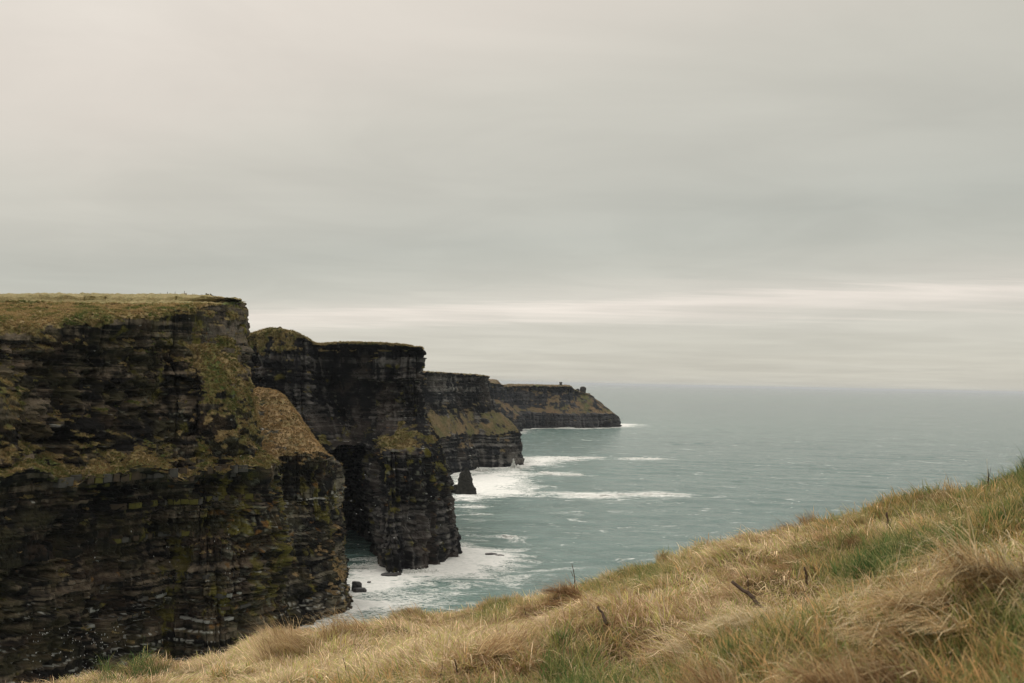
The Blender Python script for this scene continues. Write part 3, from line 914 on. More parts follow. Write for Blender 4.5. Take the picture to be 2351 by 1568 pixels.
mx = t.node('ShaderNodeMixShader')
t.l.new(ff, mx.inputs[0])
t.l.new(pw.outputs[0], mx.inputs[1])
t.l.new(pf.outputs[0], mx.inputs[2])
t.l.new(mx.outputs[0], o.inputs['Surface'])
M_SEA = m
Psea = np.stack([X, Y, Zs], -1)
sea = link('sea', mesh_np('sea', Psea, grid_faces(*X.shape)[:, ::-1], M_SEA, attrs={'foam': foam, 'stir': stir}))
tag(sea, 'grey green ocean with white surf along the cliffs', 'sea', None, 'structure')


def breaker(path, width, height, label, seed):
    """white roller: crest line through picked sea points, noisy outline, steep toward the land"""
    pts_ = np.array([on_sea(a, b) for a, b in path])
    n, k = 150, 17
    tt = np.linspace(0, len(pts_) - 1, n)
    C = np.stack([np.interp(tt, np.arange(len(pts_)), pts_[:, j]) for j in range(3)], -1)
    s = np.linspace(0, 1, n)
    taper = np.sin(np.pi * np.clip(s, 0.0, 1)) ** 0.55
    L = np.linalg.norm(pts_[-1] - pts_[0])
    q = np.linspace(-1, 1, k)
    wv = width * taper * (0.75 + 0.5 * fbm(s * L / 14, s * 0 + seed, None, 4, seed))
    off = q[None, :] * wv[:, None] + 1.5 * fbm(s[:, None] * L / 5, q[None, :] * 3 + seed, None, 3, seed + 3) * taper[:, None]
    zz = height * taper[:, None] * np.maximum(0, 1 - np.abs(q[None, :]) ** 1.6) * (0.75 + 0.5 * fbm(s[:, None] * L / 6, q[None, :] * 2.5, None, 4, seed + 5))
    V = np.zeros((n, k, 3))
    V[..., 0] = C[:, None, 0] + 0.2 * off
    V[..., 1] = C[:, None, 1] + off
    V[..., 2] = 0.1 + zz - 0.9 * (np.abs(q[None, :]) > 0.93)
    o_ = link('breaking_wave', mesh_np('breaking_wave', V, grid_faces(n, k)[:, ::-1], M_FOAM), sea)
    o_['label'] = label
    return o_


breaker([(1204, 1050.5), (1250, 1050), (1300, 1051), (1350, 1051), (1396, 1050.5)], 11, 2.2, 'long white breaker running out from the middle cliff', 501)
breaker([(1270, 1053), (1300, 1056), (1335, 1058)], 8, 1.8, 'short white breaker under the long one', 502)
breaker([(1423, 1052), (1460, 1052.5), (1500, 1053.5), (1538, 1055)], 9, 2.0, 'separate white breaker farther out to sea', 503)
breaker([(1235, 1084), (1262, 1088), (1290, 1091), (1340, 1090)], 8, 3.0, 'curling white breaker beyond the sea stack', 504)
breaker([(1262, 1133), (1320, 1137), (1380, 1139), (1440, 1137), (1500, 1134), (1578, 1134.5)], 11, 2.2, 'longest white breaker right of the sea stack', 505)
breaker([(1152, 1230), (1165, 1234), (1188, 1231)], 2.5, 1.2, 'tiny white breaker right of the caved cliff', 506)

# ------------------------------------------------------------------ spray thrown up at the rocks
def blob_tris():
    bm = bmesh.new()
    bmesh.ops.create_icosphere(bm, subdivisions=1, radius=1.0)
    v = np.array([v.co[:] for v in bm.verts])
    f = np.array([[q.index for q in fa_.verts] for fa_ in bm.faces])
    bm.free()
    return v, f


ICO_V, ICO_F = blob_tris()


def spray(px, py, w_, h_, n, label, size, Yadd=0.0, seed=0):
    rr = np.random.RandomState(seed)
    base = on_sea(px, py)
    base[1] += Yadd
    V, F = [], []
    for i in range(n):
        a = rr.normal(0, 0.42)
        top = h_ * math.exp(-(a / 0.6) ** 2) * (0.55 + 0.45 * math.sin(a * 7 + seed))
        zz = rr.rand() ** 1.5 * top
        p = base + np.array([a * w_, rr.normal(0, 0.18) * w_, zz])
        s = size * (0.4 + rr.rand()) * (1.15 - 0.7 * zz / h_)
        v = ICO_V * s * (0.7 + 0.6 * rr.rand(len(ICO_V), 1))
        F.append(ICO_F + len(V) * len(ICO_V))
        V.append(v + p)
    o_ = link('sea_spray', mesh_np('sea_spray', np.concatenate(V), np.concatenate(F), M_FOAM))
    tag(o_, label, 'spray', 'bursts of spray', 'stuff')


spray(1208, 980, 26, 13, 500, 'burst of white spray at the left foot of the headland', 1.2, 0, 1)
spray(1384, 977, 24, 11, 450, 'burst of white spray against the tip of the headland', 1.1, -8, 2)
spray(1181, 1074, 9, 15, 420, 'tall white spray at the corner of the middle cliff', 0.75, -6, 3)
spray(1104, 1080, 14, 6, 260, 'low white spray under the middle cliff behind the sea stack', 0.7, -5, 4)
spray(826, 1302, 9, 4.5, 260, 'white spray at the mouth of the black cave', 0.38, -2, 5)
spray(960, 1310, 20, 2.6, 300, 'low white surf at the foot of the caved cliff', 0.36, -4, 6)
spray(1300, 982.5, 40, 4, 300, 'low white surf along the middle of the headland', 1.0, -6, 7)


# ------------------------------------------------------------------ rocks: stack, boulders, shore rocks
def rock_tower(name, base, prof, seed, mat, amp, layers=0.4, squash=1.0, nth=72, sub=7, cap=True, parent=None):
    """prof: (height, x centre, half width x); rows interpolated, cross-section noisy and blocky"""
    prof = np.array(prof, float)
    hh_ = np.concatenate([np.linspace(prof[i, 0], prof[i + 1, 0], sub, endpoint=False) for i in range(len(prof) - 1)] + [[prof[-1, 0]]])
    cx = np.interp(hh_, prof[:, 0], prof[:, 1])
    hw = np.interp(hh_, prof[:, 0], prof[:, 2])
    th = np.linspace(0, 2 * np.pi, nth, endpoint=False)
    T, Hh = np.meshgrid(th, hh_)
    rad = hw[:, None] * (1 + 0 * T)
    sq = np.maximum(np.abs(np.cos(T)), np.abs(np.sin(T))) ** -0.35
    nx = fbm(np.cos(T) * 2.2 + seed, np.sin(T) * 2.2, Hh / (amp * 6), 4, seed)
    lay = hash01(np.floor(Hh / (amp * 1.1)), np.floor((T + 0.3 * vnoise(Hh, T, seed=seed)) * 3.2), seed=seed) - 0.5
    rad = rad * sq * (1 + 0.06 * nx) + amp * nx + amp * layers * lay
    rad = np.maximum(rad, 0.05 * hw[:, None] + 0.02)
    V = np.stack([cx[:, None] + rad * np.cos(T), rad * np.sin(T) * squash, Hh + 0.25 * amp * nx], -1)
    n0 = V.shape[0]
    verts = V.reshape(-1, 3)
    faces = grid_faces(n0, nth, True)[:, ::-1]
    top = len(verts)
    verts = np.concatenate([verts, [[cx[-1], 0, hh_[-1] + 0.15 * hw[-1]]]])
    last = (n0 - 1) * nth + np.arange(nth)
    capf = np.stack([last, np.roll(last, -1), np.full(nth, top), np.full(nth, top)], -1)
    me = bpy.data.meshes.new(name)
    me.from_pydata(verts.tolist(), [], faces.tolist() + [list(f[:3]) for f in capf.tolist()])
    me.polygons.foreach_set('use_smooth', np.full(len(me.polygons), False))
    me.materials.append(mat)
    me.update()
    o_ = link(name, me, parent)
    o_.location = base
    return o_


# sea stack: half metre per picture unit at this distance
sb = on_sea(1067, 1134)
sb[2] = 0
k = sb[1] / FPX
M_STACK = mat_plain('stack_rock', (.010, .011, .011), (.045, .043, .035), 0.35, bd=0.6)
stack = rock_tower('sea_stack', sb, [(-4, 0.5, 28 * k), (1, 0.5, 26 * k), (5, 0.8, 22 * k), (10, 0.4, 18.5 * k), (15, 0.2, 15.5 * k), (20, 0.3, 12 * k), (23.5, 0.7, 8 * k), (25, 1.0, 4.5 * k), (28, 1.3, 2.2 * k)], 61, M_STACK, 0.9, 0.9, 0.8)
tag(stack, 'lone pointed dark sea stack standing in white surf', 'sea stack')
shelf = rock_tower('rock_shelf', (-9.5, 1.5, 0), [(-4, 0, 5.5), (3, 0, 4.6), (8, 0.6, 3.4), (9.5, 1.2, 2.2)], 62, M_STACK, 0.7, 0.8, 1.0, parent=stack)
shelf.name = 'rock_shelf'

hb_ = at(1338, 904, 2782)
kk = 2782 / FPX
M_HROCK = mat_plain('headland_rock', (.016, .016, .016), (.062, .056, .048), 0.2, bd=0.8)
r_ = rock_tower('rock_stack', hb_ - np.array([0, 0, 3]), [(0, 0, 6.0 * kk), (8, 0.3, 6.2 * kk), (17, 0.2, 6.9 * kk), (21, 0, 5.4 * kk), (23, -.5, 2.4 * kk)], 63, M_HROCK, 1.0, 0.8)
tag(r_, 'square topped rock stack on the headland slope right of the tower', 'rock')
r_ = rock_tower('boulder', at(1325, 898, 2775) - np.array([0, 0, 2]), [(0, 0, 4.8 * kk), (5, .8, 4.6 * kk), (8, 2, 2.6 * kk), (9, 2, 1.0 * kk)], 64, M_HROCK, 0.7, 0.7)
tag(r_, 'low wedge shaped boulder between tower and square rock stack', 'rock')
r_ = rock_tower('rock_pinnacle', at(1353.5, 906, 2828) - np.array([0, 0, 1]), [(0, 0, 2.0), (4, .3, 1.6), (5.5, .2, 0.8)], 65, M_HROCK, 0.4, 0.6, nth=24)
tag(r_, 'upper of two small rock knobs on the headland ridge', 'rock')
r_ = rock_tower('rock_pinnacle', at(1363, 914.5, 2828) - np.array([0, 0, 1]), [(0, 0, 1.6), (4, .2, 1.4), (7, 0, 0.6)], 66, M_HROCK, 0.4, 0.6, nth=24)
tag(r_, 'lower of two small rock knobs on the headland ridge', 'rock')

p_ = on_sea(821, 1361)
p_[2] = 0
k = p_[1] / FPX
ro = empty('shore_rock', p_)
tag(ro, 'stepped wet black rock in the surf at the toe of the spur', 'rock')
rock_tower('rock_slab', (4 * k, 0, 0), [(-2, 0, 16 * k), (1.5, 0, 15 * k), (2.6, -.4, 13 * k)], 67, M_WET, 0.45, 0.9, 0.7, parent=ro)
rock_tower('rock_slab', (-2 * k, 3, 0), [(-2, 0, 12 * k), (4.2, -.4, 11 * k), (5.6, -1, 8 * k)], 68, M_WET, 0.45, 0.9, 0.7, parent=ro)
for i, (a, b, w_, h_, lb) in enumerate(((893, 1322, 20, 1.6, 'flat wet black rock awash at the foot of the caved cliff'),
                                        (912, 1319, 9, 1.2, 'small black rock at the right end of the flat awash rock'),
                                        (1128, 1272, 15, .55, 'low reef rock awash in foam right of the caved cliff'),
                                        (1148, 1275, 10, .45, 'smaller reef rock awash at the seaward end of the foam'),
                                        (847, 1338, 4, .8, 'tiny dark rock in the surf above the stepped rock'))):
    q_ = on_sea(a, b)
    q_[2] = 0
    kq = q_[1] / FPX
    r_ = rock_tower('shore_rock', q_, [(-2, 0, w_ * kq), (h_ * .6, 0, w_ * .9 * kq), (h_, 0.3, w_ * .6 * kq)], 70 + i, M_WET, 0.4, 0.9, 0.6, nth=40)
    tag(r_, lb, 'rock')


# ------------------------------------------------------------------ tower on the headland
def box_me(name, sx, sy, sz, mat, bev=0.0, z0=0.0, jit=0.0, seed=0):
    bm = bmesh.new()
    bmesh.ops.create_cube(bm, size=1.0)
    for v in bm.verts:
        v.co = (v.co.x * sx, v.co.y * sy, (v.co.z + 0.5) * sz + z0)
    if bev:
        bmesh.ops.bevel(bm, geom=bm.edges[:], offset=bev, segments=1, affect='EDGES')
    if jit:
        rr = random.Random(seed)
        for v in bm.verts:
            v.co += Vector((rr.uniform(-jit, jit), rr.uniform(-jit, jit), rr.uniform(-jit, jit)))
    me = bpy.data.meshes.new(name)
    bm.to_mesh(me)
    bm.free()
    me.materials.append(mat)
    return me


tb = at(1287.2, 887.5, 2737)
tw = empty('watch_tower', tb - np.array([0, 0, 0.8]))
tw.rotation_euler = (0, 0, math.radians(12))
tag(tw, 'small square stone watch tower on top of the headland', 'tower')
bm = bmesh.new()
bmesh.ops.create_cube(bm, size=1.0)
for v in bm.verts:
    f_ = 3.35 if v.co.z < 0 else 2.85
    v.co = (math.copysign(f_, v.co.x), math.copysign(f_, v.co.y), (v.co.z + .5) * 10.5)
me = bpy.data.meshes.new('tower_wall')
bm.to_mesh(me)
bm.free()
me.materials.append(M_TOWER)
link('tower_wall', me, tw)
link('string_course', box_me('string_course', 6.5, 6.5, 0.5, M_TOWER, .08, 10.5), tw)
par = link('parapet', box_me('parapet', 7.0, 7.0, 1.5, M_TOWER, .1, 11.0), tw)
for i in range(4):
    for j in (-1, 0, 1):
        a = i * math.pi / 2
        mo = link('merlon', box_me('merlon', 1.3, 0.8, 0.9, M_TOWER, .05, 12.5), par)
        mo.location = (math.cos(a) * 3.05 - math.sin(a) * j * 2.3, math.sin(a) * 3.05 + math.cos(a) * j * 2.3, 0)
        mo.rotation_euler = (0, 0, a + math.pi / 2)
for z0, w_ in ((2.0, 0.9), (6.4, 0.8)):
    for a in (0, math.pi / 2, math.pi, -math.pi / 2):
        rad_ = 3.35 - 0.5 * (z0 + .7) / 10.5 - 0.10
        wd = link('window', box_me('window', w_, 0.35, 1.5, M_HOLE, 0, z0), tw)
        wd.location = (math.cos(a) * rad_, math.sin(a) * rad_, 0)
        wd.rotation_euler = (0, 0, a + math.pi / 2)

# ------------------------------------------------------------------ fence, wall and slabs on the near plateau
flat = nearQ.reshape(-1, 3)
top_sel = (flat[:, 2] > 143)
topv = flat[top_sel]


def ground_near(p):
    d = (topv[:, 0] - p[0]) ** 2 + (topv[:, 1] - p[1]) ** 2
    return topv[np.argmin(d)][2]


def skyline_pt(px, Y):
    q = at(px, 682, Y)
    q[2] = ground_near(q)
    return q


post_words = ['leftmost thin', 'second from left thin', 'third from left thin', 'fourth from left tall', 'leaning', 'upright, just right of the leaning post,',
              'tall solitary middle', 'short thin', 'thin, beside the short post,', 'tall, nearest the stone slabs,']
for i, (px, h_, w_, lean) in enumerate(((321, .75, .10, 0), (350.5, .8, .10, 0.03), (367.3, 1.5, .13, .02), (384.4, 1.7, .16, -.02), (397.5, 1.5, .10, -.55),
                                        (401.7, 2.0, .12, 0), (422.8, 2.3, .15, .02), (441.4, 1.6, .09, .04), (446, 1.8, .12, -.05), (467, 1.9, .14, .0))):
    q = skyline_pt(px, 482 - (px - 320) * .06)
    o_ = link('fence_post', box_me('fence_post', w_ * 1.3, w_ * 1.3, h_ + .3, M_POST, .015, 0, .01, i), None)
    o_.location = q - np.array([0, 0, .3])
    o_.rotation_euler = (random.uniform(-.05, .05), lean, random.random())
    tag(o_, post_words[i] + ' wooden fence post on the near plateau skyline', 'fence post', 'fence posts on the plateau')
q = skyline_pt(473.3, 470)
o_ = link('gate_post', box_me('gate_post', .55, .4, 2.1, M_SLAB, .05, 0, .05, 3))
o_.location = q - np.array([0, 0, .3])
tag(o_, 'thick upright stone gate post at the end of the field wall', 'gate post')
wall_ = empty('stone_wall', skyline_pt(430, 474))
tag(wall_, 'low tumbled wall of pale field stones among the fence posts', 'stone wall')
stone_me = [box_me('stone', 1, .8, .7, M_STONE, .16, 0, .12, 20 + i) for i in range(5)]
wb = np.array(wall_.location)
for i in range(56):
    px = 389 + 83 * (i + random.random()) / 56
    if random.random() < 0.12:
        continue
    q = skyline_pt(px, 474 - (px - 390) * .05 + random.uniform(-1.2, 1.2)) - wb
    o_ = link('stone', stone_me[i % 5], wall_)
    s_ = random.uniform(.5, 1.15) * (1.0 if i % 6 else 1.4)
    o_.location = q - np.array([0, 0, .15])
    o_.scale = (s_, s_, s_ * random.uniform(.6, 1.0))
    o_.rotation_euler = (random.uniform(-.2, .2), random.uniform(-.2, .2), random.random() * 3)
fl = empty('flagstone_fence', skyline_pt(486, 466))
tag(fl, 'row of upright grey flagstones at the right end of the field wall', 'stone fence')
fb = np.array(fl.location)
for i, px in enumerate((476, 479, 482.5, 485.5, 488, 491, 493.5, 496.3)):
    q = skyline_pt(px, 468 - (px - 475) * .15) - fb
    o_ = link('slab', box_me('slab', .55, .16, 1.35 - .06 * i + .3, M_SLAB, .03, 0, .05, i), fl)
    o_.location = q - np.array([0, 0, .25])
    o_.rotation_euler = (random.uniform(-.08, .08), random.uniform(-.12, .12), random.uniform(-.3, .3))
# hump cairn and low wall remains on the caved cliff
cvflat = Qv.reshape(-1, 3)


def ground_of(flatv, p, zmin):
    s_ = flatv[flatv[:, 2] > zmin]
    d = (s_[:, 0] - p[0]) ** 2 + (s_[:, 1] - p[1]) ** 2
    return s_[np.argmin(d)][2]


for (px, Y0, w_, h_, lb) in ((641, 727, 2.2, 2.2, 'small dark rock outcrop on the grassy hump summit'), (797, 718, 4.5, 1.0, 'low ruined stone wall on the flat top of the caved cliff'),
                             (808, 716, 1.6, 1.4, 'single upright stone by the ruined wall on the caved cliff')):
    q = at(px, 786, Y0)
    q[2] = ground_of(cvflat, q, 135) - .5
    r_ = rock_tower('rock_outcrop', q, [(0, 0, w_), (h_ * .6, .2, w_ * .8), (h_ + .4, .4, w_ * .3)], 80 + int(px), M_SLAB, 0.25, .8, .5, nth=24)
    tag(r_, lb, 'rock')

# ------------------------------------------------------------------ courses of rock blocks on the near cliff
bvar = []
for i in range(10):
    for mi in range(4):
        bvar.append((mi, box_me('rock_block', 1, 1, 1, M_BLOCK[mi], .05, -.5, .06, 100 + i)))
ncol = nearQ.shape[1]
cnt = 0


def course(zc_, th, j0, j1, wmin, wmax, proud, prob, mats):
    """a bed of blocks following the face at height zc_ from column j0 to j1"""
    global cnt
    j = j0
    while j < j1 and cnt < 290:
        colz = nearQ[:, j, 2]
        i_ = np.where(colz > zc_)[0]
        i_ = i_[-1] if len(i_) else 0
        wd = random.uniform(wmin, wmax)
        jn = min(ncol - 1, j + max(2, int(wd / 0.42)))
        if random.random() < prob:
            a, b = nearQ[i_, j], nearQ[i_, jn]
            mid = (a + b) / 2
            dirv = b - a
            dirv[2] = 0
            L = np.linalg.norm(dirv)
            if 0.6 < L < 9:
                ang = math.atan2(dirv[1], dirv[0])
                outw = np.array([math.sin(ang), -math.cos(ang), 0])
                dep = random.uniform(2.2, 3.4)
                pr = proud * random.uniform(.4, 1.4)
                mi = random.choice(mats)
                o_ = link('rock_block', random.choice([m_ for q_, m_ in bvar if q_ == mi]), near)
                o_.location = (mid + outw * (pr - dep / 2)) * np.array([1, 1, 0]) + np.array([0, 0, zc_ + random.uniform(-.1, .1)])
                o_.rotation_euler = (random.uniform(-.03, .03), random.uniform(-.03, .03), ang + random.uniform(-.06, .06))
                o_.scale = (L * random.uniform(.86, .97), dep, th * random.uniform(.85, 1.0))
                cnt += 1
        j = jn


jl = int(np.searchsorted(nearU[0], 60))
jr = int(np.searchsorted(nearU[0], nearU[0, -1] - 95))
course(81.2, 3.4, jl, jr, 2.2, 4.8, .9, .93, [0, 0, 1, 2, 2])
course(78.4, 1.9, jl, jr, 1.8, 3.8, .5, .65, [0, 0, 1, 2])
course(68.5, 2.4, jr - 150, jr + 10, 2, 4, .5, .6, [0, 1, 1, 2])
course(55.0, 2.0, jr - 150, jr + 10, 2, 4, .6, .6, [0, 1, 2])
course(38.0, 2.0, jl, jr, 2, 4, .5, .33, [0, 2, 0, 2])
course(30.0, 1.8, jl, jr, 2, 4.5, .5, .35, [0, 2, 3, 2])
course(24.0, 1.4, jl, jr, 2, 5, .5, .4, [0, 3, 2, 3])
course(19.5, 1.2, jl, jr, 2.5, 6, .6, .45, [3, 3, 2, 0])
print('blocks', cnt)


# ------------------------------------------------------------------ seabirds
def bird_mesh(flying):
    bm = bmesh.new()
    bmesh.ops.create_uvsphere(bm, u_segments=8, v_segments=6, radius=1.0)
    for v in bm.verts:
        x_, y_, z_ = v.co
        if flying:
            tp = 1 - 0.45 * max(0, -z_)
            v.co = (x_ * .11 * tp, z_ * .30, y_ * .10 * tp)
        else:
            v.co = (x_ * .13 * (1 - .3 * max(0, z_)), y_ * .13 * (1 - .3 * max(0, z_)) - .02 * z_, (z_ + 1) * .24)
    hd_ = bmesh.ops.create_uvsphere(bm, u_segments=8, v_segments=5, radius=.085)
    for v in hd_['verts']:
        v.co += Vector((0, .30, .04)) if flying else Vector((0, -.06, .52))
    if flying:
        for s_ in (-1, 1):
            ch = [(.08, .14, .02), (.08, -.10, .02), (.34, -.02, .16), (.34, .18, .17), (.72, -.10, .10), (.72, .02, .11)]
            vs = [bm.verts.new((s_ * a, b, c_)) for a, b, c_ in ch]
            bm.faces.new((vs[0], vs[1], vs[2], vs[3]))
            bm.faces.new((vs[3], vs[2], vs[4], vs[5]))
        vs = [bm.verts.new(p) for p in ((-.05, -.24, 0), (.05, -.24, 0), (.09, -.44, 0), (-.09, -.44, 0))]
        bm.faces.new(vs)
    else:
        for s_ in (-1, 1):
            vs = [bm.verts.new(p) for p in ((s_ * .125, .02, .38), (s_ * .135, .05, .20), (s_ * .05, .20, .08), (s_ * .06, .10, .34))]
            bm.faces.new(vs)
    me = bpy.data.meshes.new('seabird')
    bm.to_mesh(me)
    bm.free()
    me.materials.append(M_BIRD)
    return me


B_SIT, B_FLY = bird_mesh(False), bird_mesh(True)
npx, npy = project(flat)
ledge = (nearN.reshape(-1, 3)[:, 2] > 0.30)


def perch(cond, n, label, group, sc):
    idx = np.where(cond & ledge)[0]
    if len(idx) == 0:
        return
    R.shuffle(idx)
    for k_ in idx[:n]:
        o_ = link('seabird', B_SIT)
        o_.location = flat[k_] + np.array([0.25, -0.35, .12])
        o_.rotation_euler = (0, 0, R.rand() * 6)
        o_.scale = (sc,) * 3
        tag(o_, label, 'bird', group)


perch((npx > 70) & (npx < 300) & (npy > 1440) & (npy < 1562), 130, 'white seabird in the crowded colony on the lowest near ledges', 'colony on the lowest ledges', .85)
perch((npx > 210) & (npx < 560) & (npy > 1200) & (npy < 1300), 14, 'white seabird on the dark middle ledges of the near cliff', 'birds on the middle ledges', 1.05)
perch((npx > 430) & (npx < 640) & (npy > 1040) & (npy < 1180), 12, 'white seabird near the grass ledge of the near cliff', 'birds by the grass ledge', 1.05)
for i in range(16):
    px, py = [(829, 1170), (836, 1262), (806, 1150), (847, 1222), (822, 1250), (818, 1180), (862, 1095), (850, 1065), (893, 1130), (940, 1190), (905, 1235),
              (1012, 1205), (862, 1160), (990, 1140), (946, 1100), (838, 1090), (805, 1233), (880, 1270), (1008, 1226), (650, 890), (690, 1145), (826, 1132)][i]
    o_ = link('seabird', B_FLY)
    o_.location = at(px, py, 500 + 90 * R.rand())
    o_.rotation_euler = (R.uniform(-.3, .3), R.uniform(-.5, .5), R.rand() * 6.28)
    o_.scale = (0.9,) * 3
    tag(o_, 'white seabird gliding in front of the caved cliff', 'bird', 'birds in flight by the cave')

# ------------------------------------------------------------------ grass machinery
def blade_set(n, rng, length, lvar, spread, width, lean, curl, wind=(0, 0), segs=4, tones=((1, 1, 1),)):
    V, F, C = [], [], []
    for i in range(n):
        a = rng.rand() * 2 * math.pi
        r = spread * math.sqrt(rng.rand())
        p = np.array([math.cos(a) * r, math.sin(a) * r, -0.01])
        L = length * (1 + lvar * rng.uniform(-1, 1))
        az = rng.rand() * 2 * math.pi
        d = np.array([math.cos(az), math.sin(az)]) * rng.uniform(0.2, 1.0) * lean + np.array(wind)
        tilt = min(1.45, np.linalg.norm(d))
        h = d / (np.linalg.norm(d) + 1e-6)
        side = np.array([-h[1], h[0], 0]) if rng.rand() < 0.6 else np.array([math.cos(az * 3), math.sin(az * 3), 0])
        cu = curl * rng.uniform(0.4, 1.3)
        ang = tilt
        wd = width * rng.uniform(.6, 1.3)
        base_i = len(V)
        tn = np.array(tones[rng.randint(len(tones))]) * rng.uniform(.72, 1.25)
        kink = rng.randint(1, segs + 1) if rng.rand() < 0.25 else -1
        for k_ in range(segs + 1):
            q = k_ / segs
            ww = wd * (1 - q ** 1.6) * 0.5 + wd * 0.06
            V.append(p - side * ww)
            V.append(p + side * ww)
            C.append(tn)
            C.append(tn)
            step = L / segs
            p = p + np.array([h[0] * math.sin(ang), h[1] * math.sin(ang), math.cos(ang)]) * step
            ang = min(ang + cu / segs * (1 + q) + (0.9 if k_ == kink else 0), 2.3)
            if p[2] < 0.006 and k_ > 1:
                p[2] = 0.006
        for k_ in range(segs):
            b = base_i + 2 * k_
            F.append((b, b + 1, b + 3, b + 2))
    return np.array(V), np.array(F), np.array(C)


def proto_collection(name, sets, mat):
    c_ = bpy.data.collections.new(name)
    for i, (V, F, C) in enumerate(sets):
        o_ = bpy.data.objects.new('%s_%02d' % (name, i), mesh_np(name, V, F, mat, C))
        c_.objects.link(o_)
    return c_


def scatter(name, P, rot, scl, tint, idx, coll, parent=None):
    me = bpy.data.meshes.new(name)
    n = len(P)
    me.vertices.add(n)
    me.vertices.foreach_set('co', np.asarray(P, np.float32).ravel())
    me.attributes.new('rot', 'FLOAT_VECTOR', 'POINT').data.foreach_set('vector', np.asarray(rot, np.float32).ravel())
    me.attributes.new('scl', 'FLOAT', 'POINT').data.foreach_set('value', np.asarray(scl, np.float32).ravel())
    me.attributes.new('idx', 'INT', 'POINT').data.foreach_set('value', np.asarray(idx, np.int32).ravel())
    t4 = np.ones((n, 4), np.float32)
    t4[:, :3] = tint
    me.attributes.new('tint', 'FLOAT_COLOR', 'POINT').data.foreach_set('color', t4.ravel())
    o_ = link(name, me, parent)
    ng = bpy.data.node_groups.new(name + '_nodes', 'GeometryNodeTree')
    ng.interface.new_socket('Geometry', in_out='INPUT', socket_type='NodeSocketGeometry')
    ng.interface.new_socket('Geometry', in_out='OUTPUT', socket_type='NodeSocketGeometry')
    nn, ll = ng.nodes, ng.links
    gi, go = nn.new('NodeGroupInput'), nn.new('NodeGroupOutput')
    iop = nn.new('GeometryNodeInstanceOnPoints')
    ci = nn.new('GeometryNodeCollectionInfo')
    ci.inputs['Collection'].default_value = coll
    ci.inputs['Separate Children'].default_value = True
    ci.inputs['Reset Children'].default_value = True

    def na(nm, ty):
        a = nn.new('GeometryNodeInputNamedAttribute')
        a.data_type = ty
        a.inputs['Name'].default_value = nm
        return [s for s in a.outputs if s.enabled][0]
    e2r = nn.new('FunctionNodeEulerToRotation')
    ll.new(na('rot', 'FLOAT_VECTOR'), e2r.inputs[0])
    ll.new(gi.outputs[0], iop.inputs['Points'])
    ll.new(ci.outputs[0], iop.inputs['Instance'])
    iop.inputs['Pick Instance'].default_value = True
    ll.new(na('idx', 'INT'), iop.inputs['Instance Index'])
    ll.new(e2r.outputs[0], iop.inputs['Rotation'])
    ll.new(na('scl', 'FLOAT'), iop.inputs['Scale'])
    ll.new(iop.outputs[0], go.inputs[0])
    md = o_.modifiers.new('scatter', 'NODES')
    md.node_group = ng
    return o_


rg = np.random.RandomState(5)
# turf tufts on the cliffs: about a metre, hanging downhill
tuft = proto_collection('turf_tuft', [blade_set(26, rg, 0.9, .4, .35, .11, .5, 1.3, (0.55, 0), 3) for _ in range(6)], M_GRASS)


def turf_cover(parent, Q, G, N, n, scl, seed, ymax, wsel=None, ca=(.46, .335, .165), cb=(.265, .230, .085), green=.7):
    rr = np.random.RandomState(seed)
    f_, g_, n_ = Q.reshape(-1, 3), G.reshape(-1), N.reshape(-1, 3)
    area = np.linalg.norm(np.cross(np.gradient(Q, axis=1), np.gradient(Q, axis=0)), axis=-1).reshape(-1)
    px, py = project(f_)
    p_ = area * (g_ > 0.6) * (f_[:, 1] < ymax) * (px > -80) * (f_[:, 2] > 2)
    if wsel is not None:
        p_ = p_ * wsel(f_)
    k_ = rr.choice(len(f_), n, p=p_ / p_.sum())
    P = f_[k_] + rr.normal(0, .12, (n, 3))
    P[:, 2] = f_[k_, 2] - 0.05
    down = np.arctan2(n_[k_, 1], n_[k_, 0]) + rr.normal(0, .5, n)
    rot = np.stack([np.zeros(n), np.clip(np.arccos(np.clip(n_[k_, 2], -1, 1)) * .45, 0, .8), down], -1)
    x, y, z = f_[k_].T
    t1 = fbm(x / 7, y / 7, z / 7, 4, seed) + rr.normal(0, .25, n)
    t2 = fbm(x / 2.5, y / 2.5, z / 2.5, 3, seed + 9) + rr.normal(0, .3, n)
    tint = lerp3(ca, cb, sstep(t1, -.5, .4))
    tint = lerp3(tint, np.array((.11, .18, .055)), sstep(t1 + .4 * t2, .25, .8) * green)
    tint = lerp3(tint, np.array((.105, .062, .040)), sstep(t2, .5, 1.0) * .7)
    o_ = scatter('turf', P, rot, scl * (.55 + .9 * rr.rand(n)), tint, rr.randint(0, 6, n), tuft, parent)
    o_['kind'] = 'stuff'
    return o_


turf_cover(near, nearQ, nearG, nearN, 15000, 1.0, 301, 452, lambda f: (f[:, 2] < 152))
turf_cover(spur, spQ, spG, spN, 6500, 1.0, 302, 640, None, (.48, .335, .17), (.34, .25, .12), .25)
turf_cover(caved, Qv, Gv, Nv, 7000, 1.1, 303, 740, None, (.36, .275, .135), (.25, .205, .085), .4)

# ------------------------------------------------------------------ foreground hillside
def edge_y(x):
    return np.interp(x, [-14, -9, -7, -5.3, -4.2, -3.3, -1.5, 0.4, 2.0, 3.3, 4.6, 6.5, 9], [8.0, 9.6, 10.8, 12.4, 13.6, 14.2, 14.4, 14.2, 13.2, 12.0, 10.0, 9.2, 8.6])


